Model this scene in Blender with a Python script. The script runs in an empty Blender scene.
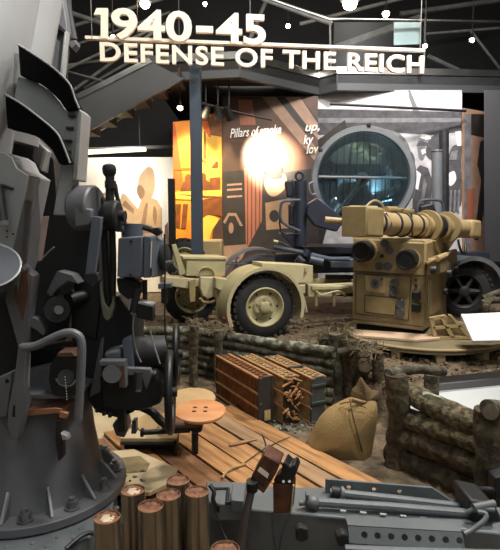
import bpy, math, random
from mathutils import Vector as V, Matrix as Mx, noise as mnoise
random.seed(7)
R = math.radians
SC = bpy.context.scene
COL = SC.collection

# ------------------------------------------------------------------ camera
HC, PITCH, F = 1.55, R(6.0), 520.0
cd = bpy.data.cameras.new('camera'); cam = bpy.data.objects.new('camera', cd); COL.objects.link(cam)
cd.sensor_fit = 'HORIZONTAL'; cd.sensor_width = 36.0; cd.lens = 36.0 * F / 500.0
cd.clip_start = .05; cd.clip_end = 100
cam.location = (0, 0, HC); cam.rotation_euler = (R(90) - PITCH, 0, 0)
SC.camera = cam
SC.view_settings.view_transform = 'Standard'; SC.view_settings.look = 'None'
SC.view_settings.gamma = 1; SC.view_settings.use_curve_mapping = False
SC.view_settings.exposure = 0.35

# ------------------------------------------------------------------ world
w = bpy.data.worlds.new('world'); SC.world = w; w.use_nodes = True
w.node_tree.nodes['Background'].inputs[0].default_value = (.9, .95, 1, 1)
w.node_tree.nodes['Background'].inputs[1].default_value = .0

# ------------------------------------------------------------------ hall lights, plus added fill lamps
def area(name, loc, to, power, size, col=(1, .93, .82), size_y=None, spread=180):
    l = bpy.data.lights.new(name, 'AREA'); l.energy = power; l.color = col; l.spread = R(spread)
    if size_y: l.shape = 'RECTANGLE'; l.size = size; l.size_y = size_y
    else: l.shape = 'DISK'; l.size = size
    o = bpy.data.objects.new(name, l); COL.objects.link(o); o.location = loc
    o.rotation_euler = (V(to) - V(loc)).to_track_quat('-Z', 'Y').to_euler()
    return o
def spot(name, loc, to, power, angle, blend=.6, col=(1, .9, .75), rad=.08):
    l = bpy.data.lights.new(name, 'SPOT'); l.energy = power; l.color = col; l.spot_size = R(angle); l.spot_blend = blend
    l.shadow_soft_size = rad
    o = bpy.data.objects.new(name, l); COL.objects.link(o); o.location = loc
    o.rotation_euler = (V(to) - V(loc)).to_track_quat('-Z', 'Y').to_euler()
    return o
area('hall_light', (1.6, 2.4, 7.3), (0.6, 5.0, 0), 320, 1.0, (1, .95, .88))
area('hall_light', (3.2, 5.0, 7.3), (1.4, 6.0, 0), 420, .9, (1, .95, .88))
area('hall_light', (-2.5, 7.0, 7.3), (-1.0, 8.0, 0), 150, 1.2)
spot('gun_light', (1.4, .4, 4.4), (-1.72, 3.0, 3.35), 620, 34, .35, (1, .98, .95), .15)
area('mural_light', (-2.55, 10.35, 3.5), (-2.75, 11.3, 2.3), 46, .3, (1, .95, .86), 1.8, 130)
spot('mural_spot', (-.9, 9.0, 3.7), (-.95, 10.3, 1.9), 480, 75, col=(1, .78, .45))
spot('mural_spot', (.1, 9.3, 3.2), (.36, 10.45, 2.80), 2600, 54, 1, (1, .86, .66), .03)
spot('mural_spot', (2.6, 7.2, 5.8), (2.8, 10.4, 2.6), 480, 70, col=(1, .97, 1))
spot('sign_spot', (-1.2, 5.0, 7.2), (-1.6, 7.7, 4.6), 170, 50)
spot('sign_spot', (1.4, 5.0, 7.2), (1.4, 8.0, 4.5), 330, 50)
area('truss_fill', (0, 9.5, 5.0), (0, 11.5, 7.4), 60, 3.0, (1, .95, .9))  # added upward fill that brightens the roof bars
area('reflection_wash', (-2, -1.6, 7.2), (-2, -4, 5.0), 160, 1.0, (.9, .97, 1))  # added washes, light the pale band that the searchlight mirror reflects
area('reflection_wash', (2.5, -1.6, 7.2), (2.5, -4, 5.0), 160, 1.0, (.9, .97, 1))

# ------------------------------------------------------------------ pixel rays (frame 500 x 550)
def ray(px, py):
    a = (px - 250) / F; b = (275 - py) / F
    return V((a, math.cos(PITCH) + b * math.sin(PITCH), -math.sin(PITCH) + b * math.cos(PITCH)))
CAM = V((0, 0, HC))
def Q(px, py, y):
    d = ray(px, py); return CAM + d * (y / d.y)
def Z(px, py, z):
    d = ray(px, py); return CAM + d * ((z - HC) / d.z)

# ------------------------------------------------------------------ materials
def s2l(c): return tuple(((x / 255) / 12.92 if x / 255 <= .04045 else ((x / 255 + .055) / 1.055) ** 2.4) for x in c)
MATS = {}
def mat(name, col, rough=.6, metal=0, var=.18, scale=6, bump=0, bscale=40, col2=None, thr=None, stretch=None, spec=None, detail=4):
    m = bpy.data.materials.new(name); m.use_nodes = True; nt = m.node_tree; N = nt.nodes; L = nt.links
    b = N['Principled BSDF']; b.inputs['Roughness'].default_value = rough; b.inputs['Metallic'].default_value = metal
    if spec is not None: b.inputs['Specular IOR Level'].default_value = spec
    tc = N.new('ShaderNodeTexCoord'); src = tc.outputs['Object']
    if stretch:
        mp = N.new('ShaderNodeMapping'); mp.inputs['Scale'].default_value = stretch
        L.new(src, mp.inputs[0]); src = mp.outputs[0]
    n = N.new('ShaderNodeTexNoise'); n.inputs['Scale'].default_value = scale; n.inputs['Detail'].default_value = detail
    L.new(src, n.inputs['Vector'])
    rp = N.new('ShaderNodeValToRGB'); c = s2l(col)
    if col2: c2 = s2l(col2); c1 = c
    else: c1 = tuple(x * (1 - var) for x in c); c2 = tuple(min(1, x * (1 + var)) for x in c)
    e = rp.color_ramp.elements
    lo, hi = thr or (.35, .65)
    e[0].position = lo; e[1].position = hi; e[0].color = (*c1, 1); e[1].color = (*c2, 1)
    L.new(n.outputs['Fac'], rp.inputs[0]); L.new(rp.outputs[0], b.inputs['Base Color'])
    if bump:
        n2 = N.new('ShaderNodeTexNoise'); n2.inputs['Scale'].default_value = bscale; n2.inputs['Detail'].default_value = 6
        L.new(src, n2.inputs['Vector'])
        bp = N.new('ShaderNodeBump'); bp.inputs['Strength'].default_value = bump; bp.inputs['Distance'].default_value = .02
        L.new(n2.outputs['Fac'], bp.inputs['Height']); L.new(bp.outputs[0], b.inputs['Normal'])
    MATS[name] = m; return m
def emis(name, col, power):
    m = bpy.data.materials.new(name); m.use_nodes = True; N = m.node_tree.nodes
    b = N['Principled BSDF']; b.inputs['Base Color'].default_value = (*s2l(col), 1)
    b.inputs['Emission Color'].default_value = (*s2l(col), 1); b.inputs['Emission Strength'].default_value = power
    MATS[name] = m; return m
def glass(name, col, mix=.12, rough=.02):
    m = bpy.data.materials.new(name); m.use_nodes = True; nt = m.node_tree; N = nt.nodes; L = nt.links
    for n in list(N): N.remove(n)
    o = N.new('ShaderNodeOutputMaterial'); t = N.new('ShaderNodeBsdfTransparent'); g = N.new('ShaderNodeBsdfGlossy')
    t.inputs[0].default_value = (*col, 1); g.inputs['Roughness'].default_value = rough
    x = N.new('ShaderNodeMixShader'); x.inputs[0].default_value = mix
    L.new(t.outputs[0], x.inputs[1]); L.new(g.outputs[0], x.inputs[2]); L.new(x.outputs[0], o.inputs[0])
    MATS[name] = m; return m

# ------------------------------------------------------------------ mesh builder
def frame(axis):
    a = V(axis).normalized(); h = V((0, 0, 1)) if abs(a.z) < .9 else V((1, 0, 0))
    u = a.cross(h).normalized(); return a, u, a.cross(u).normalized()
class MB:
    def __init__(s): s.v = []; s.f = []
    def add(s, vs, fs):
        k = len(s.v); s.v += [V(p) for p in vs]; s.f += [tuple(i + k for i in f) for f in fs]; return s
    def box(s, c, sz, M=None):
        x, y, z = sz[0] / 2, sz[1] / 2, sz[2] / 2; c = V(c)
        vs = [V((a, b, d)) for a in (-x, x) for b in (-y, y) for d in (-z, z)]
        vs = [c + ((M @ p) if M else p) for p in vs]
        return s.add(vs, [(0, 1, 3, 2), (4, 6, 7, 5), (0, 4, 5, 1), (2, 3, 7, 6), (0, 2, 6, 4), (1, 5, 7, 3)])
    def prism(s, pts, vec):
        n = len(pts); pts = [V(p) for p in pts]; vec = V(vec)
        nr = V((0, 0, 0))
        for i in range(n): nr += pts[i].cross(pts[(i + 1) % n])
        if nr.dot(vec) > 0: pts = pts[::-1]
        return s.add(pts + [p + vec for p in pts],
                     [tuple(range(n)), tuple(range(2 * n - 1, n - 1, -1))] + [(i, i + n, (i + 1) % n + n, (i + 1) % n) for i in range(n)])
    def lathe(s, p, axis, prof, n=28, arc=None):
        a, u, w_ = frame(axis); p = V(p); vs = []; m = len(prof)
        a0, a1 = arc or (0, 2 * math.pi); full = arc is None; k = n if full else n + 1
        for i in range(k):
            t = a0 + (a1 - a0) * i / n; d = u * math.cos(t) + w_ * math.sin(t)
            vs += [p + a * h + d * max(r, .0004) for h, r in prof]
        fs = []
        for i in range(n):
            j = (i + 1) % k
            fs += [(i * m + q, j * m + q, j * m + q + 1, i * m + q + 1) for q in range(m - 1)]
        return s.add(vs, fs)
    def cyl(s, p0, p1, r0, r1=None, n=20):
        p0, p1 = V(p0), V(p1); h = (p1 - p0).length; r1 = r0 if r1 is None else r1
        return s.lathe(p0, p1 - p0, [(0, 0), (0, r0), (h, r1), (h, 0)], n)
    def torus(s, c, axis, Rr, r, n=40, m=10, arc=None):
        pr = [(r * math.sin(2 * math.pi * i / m), Rr + r * math.cos(2 * math.pi * i / m)) for i in range(m + 1)]
        return s.lathe(c, axis, pr, n, arc)
    def tube(s, pts, r, n=10, smooth=3):
        pts = [V(p) for p in pts]
        if smooth and len(pts) > 2:
            q = []
            for i in range(len(pts) - 1):
                a = pts[max(i - 1, 0)]; b = pts[i]; c = pts[i + 1]; d = pts[min(i + 2, len(pts) - 1)]
                for k in range(smooth):
                    t = k / smooth
                    q.append(.5 * ((2 * b) + (c - a) * t + (2 * a - 5 * b + 4 * c - d) * t * t + (3 * b - a - 3 * c + d) * t ** 3))
            pts = q + [pts[-1]]
        m = len(pts); vs = []; pu = None
        for i, p in enumerate(pts):
            t = (pts[min(i + 1, m - 1)] - pts[max(i - 1, 0)]).normalized()
            if pu is None: _, pu, _ = frame(t)
            pu = (pu - t * pu.dot(t)).normalized(); pw = t.cross(pu)
            rr = r(i / (m - 1)) if callable(r) else r
            vs += [p + (pu * math.cos(2 * math.pi * k / n) + pw * math.sin(2 * math.pi * k / n)) * rr for k in range(n)]
        fs = [(i * n + k, i * n + (k + 1) % n, (i + 1) * n + (k + 1) % n, (i + 1) * n + k) for i in range(m - 1) for k in range(n)]
        fs += [tuple(range(n - 1, -1, -1)), tuple((m - 1) * n + k for k in range(n))]
        return s.add(vs, fs)
    def log(s, p0, p1, r, n=16, seg=18, rough=.09, seed=0, bend=.02):
        p0, p1 = V(p0), V(p1); a, u, w_ = frame(p1 - p0); h = (p1 - p0).length; vs = []
        seg = max(6, int(h / .05)) if seg is None else seg
        for i in range(seg + 1):
            t = i / seg; c = p0 + (p1 - p0) * t + u * bend * math.sin(t * 5 + seed) + w_ * bend * math.cos(t * 4 + seed * 2)
            for k in range(n):
                th = 2 * math.pi * k / n; d = u * math.cos(th) + w_ * math.sin(th)
                q = mnoise.noise((c + d * r) * (4.0) + V((seed * 3.1, 0, 0))) * rough * 1.6 + mnoise.noise((c + d * r) * 14 + V((0, seed * 2.7, 0))) * rough
                vs.append(c + d * r * (1 + q))
        fs = [(i * n + k, i * n + (k + 1) % n, (i + 1) * n + (k + 1) % n, (i + 1) * n + k) for i in range(seg) for k in range(n)]
        fs += [tuple(range(n - 1, -1, -1)), tuple(seg * n + k for k in range(n))]
        return s.add(vs, fs)
    def perf(s, o, u, v, wd, ht, th, xs, r, cy=None, mg=None):
        """plate wd x ht in directions u, v from corner o, thickness th, with round holes at xs"""
        o = V(o); u = V(u).normalized(); v = V(v).normalized(); nrm = u.cross(v).normalized(); cy = ht / 2 if cy is None else cy
        mg = mg or r * 1.5; K = 16
        def slab(x0, x1):
            s.prism([o + u * x0, o + u * x1, o + u * x1 + v * ht, o + u * x0 + v * ht], nrm * th)
        x = 0
        for hx in xs:
            slab(x, hx - mg)
            a0, a1 = hx - mg, hx + mg
            out = []
            for k in range(K):
                t = 2 * math.pi * k / K; c, d = math.cos(t), math.sin(t)
                sx = mg / max(abs(c), 1e-6); sy = ((ht - cy) if d > 0 else cy) / max(abs(d), 1e-6); q = min(sx, sy)
                out.append((hx + c * q, cy + d * q))
            # snap nearest to corners
            for cx_, cy_ in ((a0, 0), (a1, 0), (a0, ht), (a1, ht)):
                j = min(range(K), key=lambda i: (out[i][0] - cx_) ** 2 + (out[i][1] - cy_) ** 2); out[j] = (cx_, cy_)
            inn = [(hx + math.cos(2 * math.pi * k / K) * r, cy + math.sin(2 * math.pi * k / K) * r) for k in range(K)]
            P3 = lambda p, z: o + u * p[0] + v * p[1] + nrm * z
            vs = [P3(p, 0) for p in out] + [P3(p, 0) for p in inn] + [P3(p, th) for p in out] + [P3(p, th) for p in inn]
            fs = []
            for k in range(K):
                j = (k + 1) % K
                fs += [(k, K + k, K + j, j), (2 * K + k, 2 * K + j, 3 * K + j, 3 * K + k), (K + k, 3 * K + k, 3 * K + j, K + j), (k, j, 2 * K + j, 2 * K + k)]
            s.add(vs, fs); x = a1
        slab(x, wd); return s
    def build(s, name, m, parent=None, bevel=0, sharp=35, base=None):
        me = bpy.data.meshes.new(name); off = V((0, 0, 0)); pp = parent
        while pp is not None: off += V(pp.location); pp = pp.parent
        if base is not None and parent is None: off = V(base)
        me.from_pydata([tuple(p - off) for p in s.v], [], s.f); me.validate(); me.update()
        me.polygons.foreach_set('use_smooth', [True] * len(me.polygons)); me.set_sharp_from_angle(angle=R(sharp))
        me.materials.append(MATS[m] if isinstance(m, str) else m)
        o = bpy.data.objects.new(name, me); COL.objects.link(o)
        if parent is not None: o.parent = parent
        elif base is not None: o.location = base
        if bevel:
            b = o.modifiers.new('bevel', 'BEVEL'); b.width = bevel; b.segments = 2; b.limit_method = 'ANGLE'; b.angle_limit = R(40)
        return o
def tag(o, label=None, cat=None, group=None, kind=None):
    for k, x in (('label', label), ('category', cat), ('group', group), ('kind', kind)):
        if x: o[k] = x
    return o
def thing(name, label, cat, loc, group=None):
    o = bpy.data.objects.new(name, None); COL.objects.link(o); o.location = loc; o.empty_display_size = .1
    return tag(o, label, cat, group)
def struct(name, mb, m, bevel=0): return tag(mb.build(name, m, bevel=bevel), kind='structure')
def qp(pts, y, th, mb=None):
    """solid plate: outline seen at pixels pts standing at distance y, th metres thick going back"""
    return (mb or MB()).prism([Q(a, b, y) for a, b in pts], (0, th, 0))
def rotz(a): return Mx.Rotation(a, 3, 'Z')
def pxm(y): return y / F    # metres per pixel at distance y
def oz(d): return V((d[0], d[1], 0)).normalized()
def font_mesh(txt, size=1, extrude=.02, offset=0, shear=0, sp=1):
    c = bpy.data.curves.new('t', 'FONT'); c.body = txt; c.size = size; c.extrude = extrude; c.offset = offset; c.shear = shear
    c.space_character = sp; c.resolution_u = 4
    o = bpy.data.objects.new('t', c); COL.objects.link(o)
    dg = bpy.context.evaluated_depsgraph_get(); e = o.evaluated_get(dg); me = e.to_mesh()
    vs = [v.co.copy() for v in me.vertices]; fs = [tuple(p.vertices) for p in me.polygons]
    e.to_mesh_clear(); bpy.data.objects.remove(o); bpy.data.curves.remove(c)
    return vs, fs

# ================================================================== materials
mat('soil', (98, 84, 66), .95, var=.45, scale=9, bump=.9, bscale=30, detail=8)
mat('hall_black', (26, 25, 25), .8, var=.2, scale=1)
mat('ceiling_black', (16, 16, 17), .8, var=.2, scale=1)
mat('deck_grey', (62, 64, 66), .55, var=.06, scale=2)
mat('brushed_steel', (170, 170, 168), .28, 1, var=.15, scale=3, stretch=(1, 1, 1))
mat('truss_grey', (104, 104, 102), .6, .2, var=.2)
mat('sign_white', (226, 216, 200), .5, var=.02)
mat('black_paint', (20, 20, 21), .5, var=.2)
mat('rubber', (34, 34, 35), .8, var=.2, bump=.1, scale=12)
mat('column_blue', (58, 68, 82), .5, .1, var=.05)
mat('tread_brown', (58, 46, 36), .8, var=.2)
glass('railing_glass', (.93, .96, .97), .004, .3)
emis('bulb_glow', (255, 230, 190), 30)
emis('tube_glow', (255, 226, 175), 2.2)

# ================================================================== floor (pit and terrace in one ground)
PZ = -.40
W0 = Z(-160, 366, PZ); WM = Z(195, 374, PZ); W1 = Z(335, 405, PZ); W2 = Z(388, 432, PZ); W3 = Z(393, 468, PZ); W4 = Z(492, 520, PZ)
W5 = W4 + (W4 - W3).normalized() * 1.6
POLY = [W0, WM, W1, W2, W3, W4, W5]
def side(x, y):
    """signed distance to the revetment line: >0 on the terrace"""
    best = 9e9; sg = 1
    for a, b in zip(POLY[:-1], POLY[1:]):
        d = V((b.x - a.x, b.y - a.y)); p = V((x - a.x, y - a.y)); t = max(0, min(1, p.dot(d) / d.length_squared))
        q = p - d * t; l = q.length
        if l < best - 1e-9: best = l; sg = 1 if (d.x * p.y - d.y * p.x) > 0 else -1
    return best * sg
def terrace_z(x, y):
    # a shallow dip of bare soil by the right-hand revetment, the heap behind it
    z = 0.0
    z -= .30 * math.exp(-(((x - 1.95) / .9) ** 2 + ((y - 4.5) / .36) ** 2))
    return z
fl = MB(); nx, ny = 150, 170; x0, x1, y0, y1 = -7.0, 7.6, -4.0, 15.0
def gx(i):
    t = i / nx; return x0 + (x1 - x0) * t
ys = [y0 + (2.2 - y0) * i / 20 for i in range(20)] + [2.2 + 5.6 * i / 110 for i in range(110)] + [7.8 + (y1 - 7.8) * i / 40 for i in range(41)]
xs = [-7 + 4.0 * i / 20 for i in range(20)] + [-3 + 7.0 * i / 140 for i in range(140)] + [4 + 3.6 * i / 20 for i in range(21)]
for y in ys:
    for x in xs:
        s_ = side(x, y) if y > 1.3 else -1
        t = max(0, min(1, (s_ - .04) / .10)); z = PZ + (terrace_z(x, y) - PZ) * t
        if y < 1.35: z = max(z, min(0, PZ + (1.35 - y) * 4))
        z += (mnoise.noise(V((x * 3, y * 3, 0))) * .03 + mnoise.noise(V((x * 11, y * 11, 3))) * .018) * (1 if 1.4 < y < 9 else .3)
        fl.v.append(V((x, y, z)))
NXX = len(xs)
fl.f = [(j * NXX + i, j * NXX + i + 1, (j + 1) * NXX + i + 1, (j + 1) * NXX + i) for j in range(len(ys) - 1) for i in range(NXX - 1)]
struct('floor', fl, 'soil')
HT = 7.6
struct('wall_back', MB().box((.3, 15.05, HT / 2 - .3), (14.6, .1, HT + .6)), 'hall_black')
struct('wall_left', MB().box((-7.05, 5.5, HT / 2 - .3), (.1, 19.2, HT + .6)), 'hall_black')
struct('wall_right', MB().box((7.65, 5.5, HT / 2 - .3), (.1, 19.2, HT + .6)), 'hall_black')
struct('wall_front', MB().box((.3, -4.05, HT / 2 - .3), (14.6, .1, HT + .6)), 'hall_black')
mat('reflection_pale', (176, 190, 194), .7, var=.05, scale=.5)
struct('reflection_band', MB().box((.3, -3.96, 5.2), (13.5, .08, 4.4)), 'reflection_pale')  # unseen pale band added to give the searchlight mirror something bright
struct('ceiling', MB().box((.3, 5.5, HT + .05), (14.8, 19.2, .1)), 'ceiling_black')

# ------------------------------------------------------------------ mezzanine
MZ = 4.36; MH = .34
M0 = Z(146, 62, MZ); M1 = Z(240, 57, MZ); M2 = Z(319, 77, MZ); M3 = Z(337, 72, MZ); M4 = Z(540, 76, MZ)
mz = thing('mezzanine', 'grey mezzanine edge beam with steel capping under the hanging sign', 'mezzanine', (M2.x, M2.y, MZ)); mz['kind'] = 'structure'
fa = MB(); cap = MB(); deck = MB()
for a, b in zip((M0, M1, M2, M3), (M1, M2, M3, M4)):
    d = (b - a); dn = oz(d); nb = V((-dn.y, dn.x, 0)); L_ = d.length
    M = rotz(math.atan2(d.y, d.x)); mid = (a + b) / 2
    fa.box(mid + nb * .06 - V((0, 0, MH / 2)), (L_ + .02, .12, MH), M)
    cap.box(mid + nb * .05 + V((0, 0, .03)), (L_ + .04, .16, .13), M)
deck.prism([p - V((0, 0, .2)) for p in (M0, M1, M2, M3, M4)] + [V((M4.x, 14.9, MZ - .2)), V((M0.x, 14.9, MZ - .2))], (0, 0, .18))
fa.build('edge_beam', 'deck_grey', mz, .008); cap.build('capping', 'brushed_steel', mz, .006); deck.build('deck', 'hall_black', mz)
# glass balustrade on the mezzanine
br = thing('balustrade', 'glass balustrade with a steel handrail along the mezzanine edge', 'railing', (M4.x, M4.y, MZ))
RA, RB, RC_ = Q(256, -6, M2.y + .3), Q(330, 19, M3.y + .12), Q(520, 22, M4.y + .12)
hr = MB(); hr.tube([RA, RB, RC_], .035, 12, 0); hr.build('handrail', 'brushed_steel', br)
for (a, b) in ((Q(334, 22, M3.y + .12), Q(423, 22, M3.y + .14)), (Q(426, 22, M3.y + .14), Q(515, 24, M3.y + .15))):
    MB().prism([V((a.x, a.y, MZ + .08)), V((b.x, b.y, MZ + .08)), b, a], (0, .012, 0)).build('glass_panel', 'railing_glass', br)
pp = MB().box(Q(424.5, 45, M3.y + .15), (.03, .03, 1.0)); pp.build('post', 'truss_grey', br)
pp = MB().cyl(Q(331, 76, M3.y + .15), Q(330, 19, M3.y + .12), .02); pp.build('post', 'truss_grey', br)
mat('pale_sheet', (206, 226, 226), .4, var=.03)
sh = MB().prism([Q(394, 18, M3.y + .5), Q(421, 19, M3.y + .5), Q(421, 44, M3.y + .5), Q(394, 45, M3.y + .5)], (0, .02, 0))
tag(sh.build('notice_board', 'pale_sheet', base=Q(407, 44, M3.y + .5)), 'square pale blue blank panel behind the mezzanine glass', 'panel')
# ------------------------------------------------------------------ staircase up to the mezzanine
st = thing('staircase', 'grey steel staircase with steel capping rising to the mezzanine', 'staircase', Q(60, 140, 9.3))
y_ = 9.25
qp([(20, 128), (150, 61), (184, 79), (40, 157)], y_, .08).build('stringer', 'deck_grey', st, .006)
qp([(20, 122), (149, 57.5), (152, 62), (20, 129)], y_ - .02, .14).build('capping', 'brushed_steel', st, .006)
qp([(40, 157), (184, 79), (184, 83), (42, 163)], y_ + .9, .08).build('stringer', 'deck_grey', st)
for k in range(8):
    t = k / 7; c = Q(50 + 125 * t, 158 - 68 * t, y_ + .45)
    MB().box(c + V((0, 0, .12)), (.30, .85, .05)).build('tread', 'tread_brown', st, .006)
    MB().box(c + V((.13, 0, .2)), (.03, .85, .15)).build('riser', 'tread_brown', st)
# ------------------------------------------------------------------ column
c0 = Q(197.5, 258, 8.4); c1 = Q(197.5, 60, 8.4)
cb = MB(); cb.box((c0.x, 8.4, MZ / 2 - .2 - .1), (.03, .17, MZ - .2)); cb.box((c0.x, 8.32, MZ / 2 - .3), (.175, .02, MZ - .2)); cb.box((c0.x, 8.48, MZ / 2 - .3), (.175, .02, MZ - .2))
struct('column', cb, 'column_blue')
# dark upright post in front of the orange mural
db = MB().box(Q(172, 212, 8.8) , (.11, .11, 1.1)); 
tag(db.build('bollard', 'black_paint', base=Q(172, 250, 8.8)), 'narrow black upright post beside the orange mural', 'post')
# ------------------------------------------------------------------ sign
S0 = Q(85, 37, 7.6); S1 = Q(425, 50, 8.25); su = oz(S1 - S0); zz = S0.z
sg = thing('hanging_sign', 'white block letter sign 1940-45 DEFENSE OF THE REICH hung overhead', 'sign', S0)
Ls = (S1 - S0).length; sM = rotz(math.atan2(su.y, su.x)); sn = V((su.y, -su.x, 0))
def on_sign(px, py):
    d = ray(px, py); t = (S0 - CAM).dot(sn) / d.dot(sn); return CAM + d * t
bm = MB(); bm.prism([S0 + V((0, 0, -.02)), S1 + V((0, 0, -.02)), S1 + V((0, 0, .02)), S0 + V((0, 0, .02))], -sn * .08)
bm.build('mounting_bar', 'sign_white', sg)
def islands(vs, fs):
    p = list(range(len(vs)))
    def fd(i):
        while p[i] != i: p[i] = p[p[i]]; i = p[i]
        return i
    key = {}
    for i, v in enumerate(vs):
        k = (round(v.x, 5), round(v.y, 5), round(v.z, 5))
        if k in key: p[fd(i)] = fd(key[k])
        else: key[k] = i
    for f in fs:
        for a in f[1:]: p[fd(a)] = fd(f[0])
    gr = {}
    for f in fs: gr.setdefault(fd(f[0]), []).append(f)
    return gr.values()
def sign_line(txt, xa, xb, ytop, ybot, stroke, th, sp):
    vs, fs = font_mesh(txt, 1, th / 2, stroke, 0, sp)
    mnx = min(v.x for v in vs); mxx = max(v.x for v in vs); mny = min(v.y for v in vs); mxy = max(v.y for v in vs)
    A = on_sign(xa, ybot); B = on_sign(xb, ybot); T = on_sign(xa, ytop); ax = (A - S0).dot(su); bx_ = (B - S0).dot(su)
    for g in islands(vs, fs):
        ids = sorted({i for f in g for i in f}); mp = {i: k for k, i in enumerate(ids)}
        b = MB()
        pts = [S0 + su * (ax + (vs[i].x - mnx) / (mxx - mnx) * (bx_ - ax)) + V((0, 0, A.z - zz + (vs[i].y - mny) / (mxy - mny) * (T.z - A.z))) + sn * (vs[i].z + .01) for i in ids]
        b.add(pts, [tuple(mp[i] for i in f) for f in g]); b.build('letter', 'sign_white', sg, sharp=30)
sign_line('940', 112, 192, 8.5, 40, .024, .07, 1.0)
sign_line('45', 216, 265.5, 13, 44, .024, .07, 1.0)
MB().prism([on_sign(*q_) + sn * .035 for q_ in ((97, 9), (108, 9), (108, 39), (101, 39), (101, 15.5), (94, 15.5))], -sn * .07).build('letter', 'sign_white', sg)
MB().prism([on_sign(*q_) + sn * .035 for q_ in ((196, 26.5), (213, 27), (213, 33.5), (196, 33))], -sn * .07).build('letter', 'sign_white', sg)
sign_line('DEFENSE OF THE REICH', 100.5, 423, 42.5, 62, .022, .06, 1.08)
for px in (92, 250, 420):
    a = on_sign(px, 39 + (px - 92) * .037); MB().cyl(a, V((a.x, a.y, HT)), .006, n=6).build('suspension_wire', 'truss_grey', sg)
# ------------------------------------------------------------------ roof steel
tr = thing('roof_truss', 'dark grey crossing steel roof bars above the staircase', 'truss', Q(100, 60, 12))
for (a, b, y, r) in (((60, 100), (170, 20), 12, .035), ((60, 72), (150, 30), 11.6, .03), ((62, 66), (105, 60), 11.8, .03), ((62, 70), (160, 96), 11.9, .025),
                     ((68, 12), (110, 26), 11.5, .05), ((60, 30), (190, -10), 12.4, .04), ((84, 88), (150, 50), 12.2, .03), ((60, 50), (170, 12), 13, .03)):
    MB().tube([Q(*a, y), Q(*b, y)], r, 8, 0).build('bar', 'truss_grey', tr)
tr = thing('roof_truss', 'grey sloping roof beams over the mezzanine on the right', 'truss', Q(380, 30, 12))
for (a, b, y, r) in (((262, -2), (332, 24), 11.2, .05), ((300, 24), (420, -6), 12, .04), ((330, 50), (420, 18), 12.5, .09), ((425, 34), (500, 28), 12, .03), ((428, 56), (470, 76), 11.5, .05), ((470, 30), (505, 75), 12, .03), ((268, -4), (250, 40), 13, .05), ((400, 14), (500, 0), 13, .06)):
    MB().tube([Q(*a, y), Q(*b, y)], r, 8, 0).build('bar', 'truss_grey', tr)
# ceiling lamps
def lamp(px, py, y, r, label, power=0, drop=True):
    c = Q(px, py, y)
    t = thing('ceiling_lamp', label, 'lamp', c, 'ceiling lamps')
    MB().lathe(c + V((0, 0, r * 2.6)), (0, 0, -1), [(0, 0), (0, r * .5), (r * 1.2, r * .7), (r * 2.2, r * 1.35), (r * 2.1, r * 1.2), (r * 1.1, r * .5), (r * 1.0, 0)], 18).build('housing', 'black_paint', t)
    MB().lathe(c + V((0, 0, r)), (0, 0, -1), [(0, 0), (r * .4, r * .75), (r, r), (r * 1.6, r * .75), (r * 2, 0)], 16).build('bulb', 'bulb_glow', t)
    if c.z + r * 2.6 < HT: MB().cyl(c + V((0, 0, r * 2.6)), V((c.x, c.y, HT)), .012, n=6).build('stem', 'black_paint', t)
for (x_, y_, z_) in ((-3.2, .5, 6.2), (-1.2, -1.0, 6.4), (1.4, .2, 6.0), (3.6, -.8, 6.3), (.3, -2.6, 6.2), (5.2, 1.0, 6.1)):
    t = thing('ceiling_lamp', 'unseen round lamp added for the mirror reflection', 'lamp', (x_, y_, z_), 'added reflection lamps')  # unseen bulbs added to show up in the searchlight mirror
    MB().lathe((x_, y_, z_ + .15), (0, 0, -1), [(0, 0), (.06, .11), (.15, .15), (.24, .11), (.3, 0)], 16).build('bulb', 'bulb_glow', t); MB().cyl((x_, y_, z_ + .14), (x_, y_, HT), .015, n=6).build('stem', 'black_paint', t)
emis('added_tube_glow', (214, 236, 255), 5)  # glow of unseen tubes added to brighten the lower mirror half
for (x_, y_) in ((-2.6, 1.2), (.6, 2.6), (2.9, 1.4), (-.4, -1.2)):
    t = thing('added_tube_lamp', 'unseen long white tube lamp added for the mirror reflection', 'lamp', (x_, y_, 6.9), 'added reflection tube lamps')
    MB().cyl((x_ - .9, y_, 6.9), (x_ + .9, y_, 6.9), .07, n=12).build('tube', 'added_tube_glow', t); MB().box((x_, y_, 7.02), (1.9, .14, .08)).build('housing', 'black_paint', t)
    for s in (-.7, .7): MB().cyl((x_ + s, y_, 7.05), (x_ + s, y_, HT), .01, n=6).build('hanger', 'black_paint', t)
for a in ((145, 4, 11, .10, 'bright round ceiling lamp above the digits 1940'), (350, 3, 11, .15, 'wide bright ceiling lamp above the steel handrail'), (205, 4, 13, .05, 'small ceiling lamp near the top edge between the bright round ones'),
          (386, 14, 11.5, .07, 'ceiling spotlight above the pale blue panel'), (288, 26, 12, .05, 'hanging bulb above the word THE'), (113, 37, 11, .045, 'warm lamp glowing behind the digit 9'),
          (472, 40, 11.5, .05, 'white lamp in the dark beyond the mezzanine glass'), (425, 46, 9.6, .04, 'white lamp at the end of the sign bar'), (180, 108, 9.9, .05, 'white lamp under the stairs beside the blue-grey column')): lamp(*a)
def spotlight(px, py, y, label, d=(.2, .3, -1)):
    c = Q(px, py, y); t = thing('track_spotlight', label, 'spotlight', c, 'black spotlights under the mezzanine'); d = V(d).normalized()
    MB().lathe(c, d, [(-.14, 0), (-.14, .05), (0, .075), (.1, .09), (.09, .075), (.02, .06), (.02, 0)], 18).build('housing', 'black_paint', t)
    MB().tube([c - d * .1, c + V((0, 0, .16)), V((c.x, c.y, MZ - .19))], .015, 8).build('bracket', 'black_paint', t)
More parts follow.
